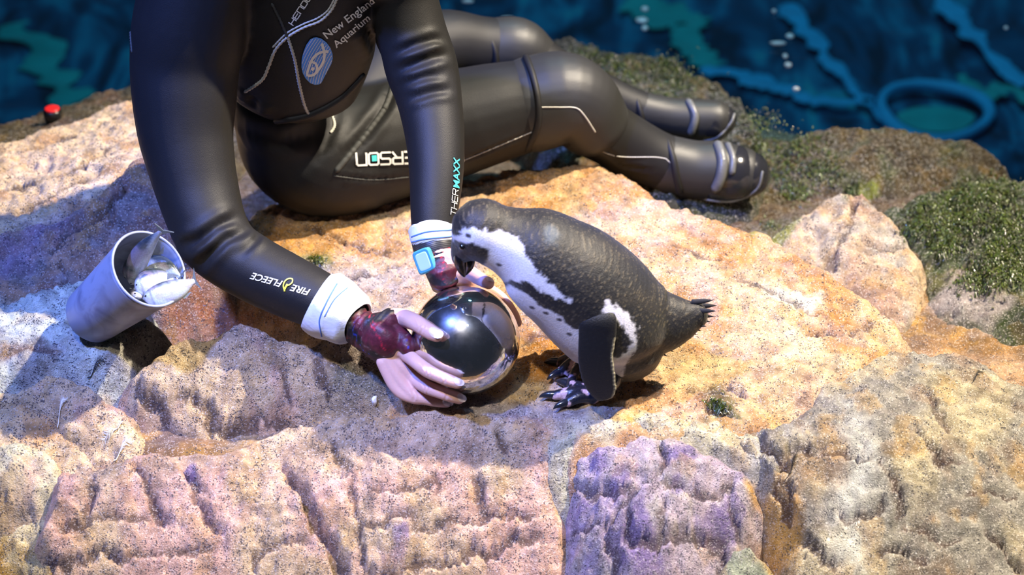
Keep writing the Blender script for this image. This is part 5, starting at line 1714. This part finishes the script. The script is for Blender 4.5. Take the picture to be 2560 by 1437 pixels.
# ------------------------------------------------------------------ small things
g = ground(130, 306)
jar = empty('jar', g)
tag(jar, 'small black jar with bright red top on the sandy ledge', 'jar')
def turned(name, prof, c, mat, parent, n=36, knurl=0.0):
    V = []; F = []
    for z, r in prof:
        for k in range(n):
            a = 2 * math.pi * k / n
            rr = r * (1 + (knurl if k % 2 else 0))
            V.append(c + Vector((rr * math.cos(a), rr * math.sin(a), z)))
    for i in range(len(prof) - 1):
        for k in range(n):
            F.append((i * n + k, i * n + (k + 1) % n, (i + 1) * n + (k + 1) % n, (i + 1) * n + k))
    F.append(tuple(reversed(range(n)))); F.append(tuple((len(prof) - 1) * n + k for k in range(n)))
    return link(name, mesh_from(name, V, F), M[mat], parent)
g = g - Vector((0, -0.012, 0.003))
turned('jar_body', [(0, .012), (.001, .014), (.007, .0148), (.0075, .0155), (.019, .0155), (.020, .0145), (.022, .0138)], g, 'black_plastic', jar, 36, 0.03)
turned('jar_top', [(.0215, .0125), (.0225, .0132), (.0245, .0132), (.0255, .011), (.0258, .004)], g, 'red_plastic', jar)

def feather(px, py, ang, L, mat, label, group):
    c = ground(px, py) + Vector((0, 0, .0015))
    root = empty('feather', c)
    tag(root, label, 'feather', group)
    d = Vector((math.cos(ang), math.sin(ang), 0)); s = Vector((-d.y, d.x, 0))
    def at(t, w):
        p = c + d * (L * (t - .5)) + s * (w + .15 * L * math.sin(t * 2.2))
        p.z = hz(p.x, p.y) + .002 + .006 * math.sin(t * math.pi) ** 2
        return p
    v, f = loft([(at(t, 0), .0006 * (1.3 - t)) for t in np.linspace(-.25, 1, 10)], 6, caps=1)
    link('quill', mesh_from('quill', v, f), M[mat], root)
    V = []; F = []
    for sd in (-1, 1):
        for k in range(12):
            t = 0.1 + .85 * k / 12
            w = L * .22 * math.sin(math.pi * (0.12 + .8 * k / 12)) * (0.7 + .5 * random.random())
            a = at(t, 0); b = at(t + .04, 0); e = at(min(1.1, t + .22), sd * w)
            i = len(V); V += [a, b, e, a + Vector((0, 0, -.0004)), b + Vector((0, 0, -.0004)), e + Vector((0, 0, -.0004))]
            F += [(i, i + 1, i + 2), (i + 5, i + 4, i + 3), (i, i + 3, i + 4, i + 1), (i + 1, i + 4, i + 5, i + 2), (i + 2, i + 5, i + 3, i)]
    link('vane', mesh_from('vane', V, F, False), M[mat], root)
FG = 'white feathers on the rock'
feather(160, 1016, 0.9, .024, 'feather_white', 'curled white feather on the crest of the rounded ledge', FG)
feather(274, 1078, -2.6, .030, 'feather_white', 'forked white feather lying in the shaded gap of the ledge', FG)
feather(316, 1122, 0.5, .028, 'feather_white', 'white downy feather just behind the pink slab', FG)
feather(245, 925, 0.3, .022, 'feather_dark', 'thin brown feather on the ledge below the bucket', 'dark feathers on the rock')
feather(2448, 942, 0.7, .020, 'feather_dark', 'small dark feather on the wet grey shoulder', 'dark feathers on the rock')
feather(1985, 1168, 0.9, .018, 'feather_dark', 'small dark feather in the crack of the wet shoulder', 'dark feathers on the rock')

g = ground(937, 1006)
bmm = bmesh.new(); bmesh.ops.create_icosphere(bmm, subdivisions=3, radius=1)
for v in bmm.verts:
    v.co = Vector((v.co.x * .0045, v.co.y * .005, v.co.z * .008)) * (1 + .3 * mnoise.noise(v.co * 1.8))
me = bpy.data.meshes.new('pebble'); bmm.to_mesh(me); bmm.free()
for p in me.polygons: p.use_smooth = True
o = link('pebble', me, M['pebble']); o.location = g + Vector((0, 0, .004))
tag(o, 'tiny white pebble in the hollow beside the fingers', 'pebble')

# blades of algae (uncountable)
def algae(name, label, spots, count, ln, mat):
    V = []; F = []; cols = []
    for _ in range(count):
        cx0, cy0, rad = random.choice(spots)
        px = cx0 + random.gauss(0, rad * .5); py = cy0 + random.gauss(0, rad * .32)
        p = ground(px, py)
        if p.z < WATER_Z: continue
        a = random.random() * 6.28
        d = Vector((math.cos(a), math.sin(a) - .3, 0)); s = Vector((-d.y, d.x, 0)).normalized()
        L = ln * (0.5 + random.random())
        w = .0010 * (0.6 + random.random())
        i = len(V)
        c = random.choice([lin(56, 74, 16), lin(42, 54, 14), lin(80, 92, 28), lin(40, 40, 18), lin(62, 64, 30)])
        for k, t in enumerate((0, .35, .7, 1.0)):
            q = p + d * (L * t)
            q.z = max(hz(q.x, q.y), p.z - L) + L * .45 * math.sin(t * 2.8) + .0012
            V += [q - s * w * (1.05 - t), q + s * w * (1.05 - t)]; cols += [c, c]
        for k in range(3):
            F.append((i + 2 * k, i + 2 * k + 1, i + 2 * k + 3, i + 2 * k + 2))
    me = mesh_from(name, V, F)
    set_color(me, np.array(cols))
    o = link(name, me, mat)
    tag(o, label, 'algae', kind='stuff')
M['algae'] = tint_material('algae_blades', 0.4, 60, 0.1, 0.001, spec=0.5, coat=0.12, mottle=0.2)
algae('algae_growth', 'wet green hair algae over the mound at the water edge', [(2330,540,60),(2400,500,60),(2480,480,60),(2520,560,60),(2360,610,40),(2290,580,30),(2540,680,50),(2450,700,60),(2400,560,60),(2500,640,60)], 6500, .007, M['algae'])
algae('algae_growth', 'dull green hair algae around the boots and mossy bank', [(1950,430,60),(2000,360,60),(1900,300,50),(2050,420,60),(1990,480,50),(1500,140,60),(1560,180,60),(1700,200,60),(1920,360,50),(1660,160,50)], 3200, .006, M['algae'])
algae('algae_growth', 'small green algae patch in the pit of the golden slab', [(1785,1008,22),(1800,1020,20),(790,650,20),(1930,565,24),(2130,478,20)], 420, .007, M['algae'])
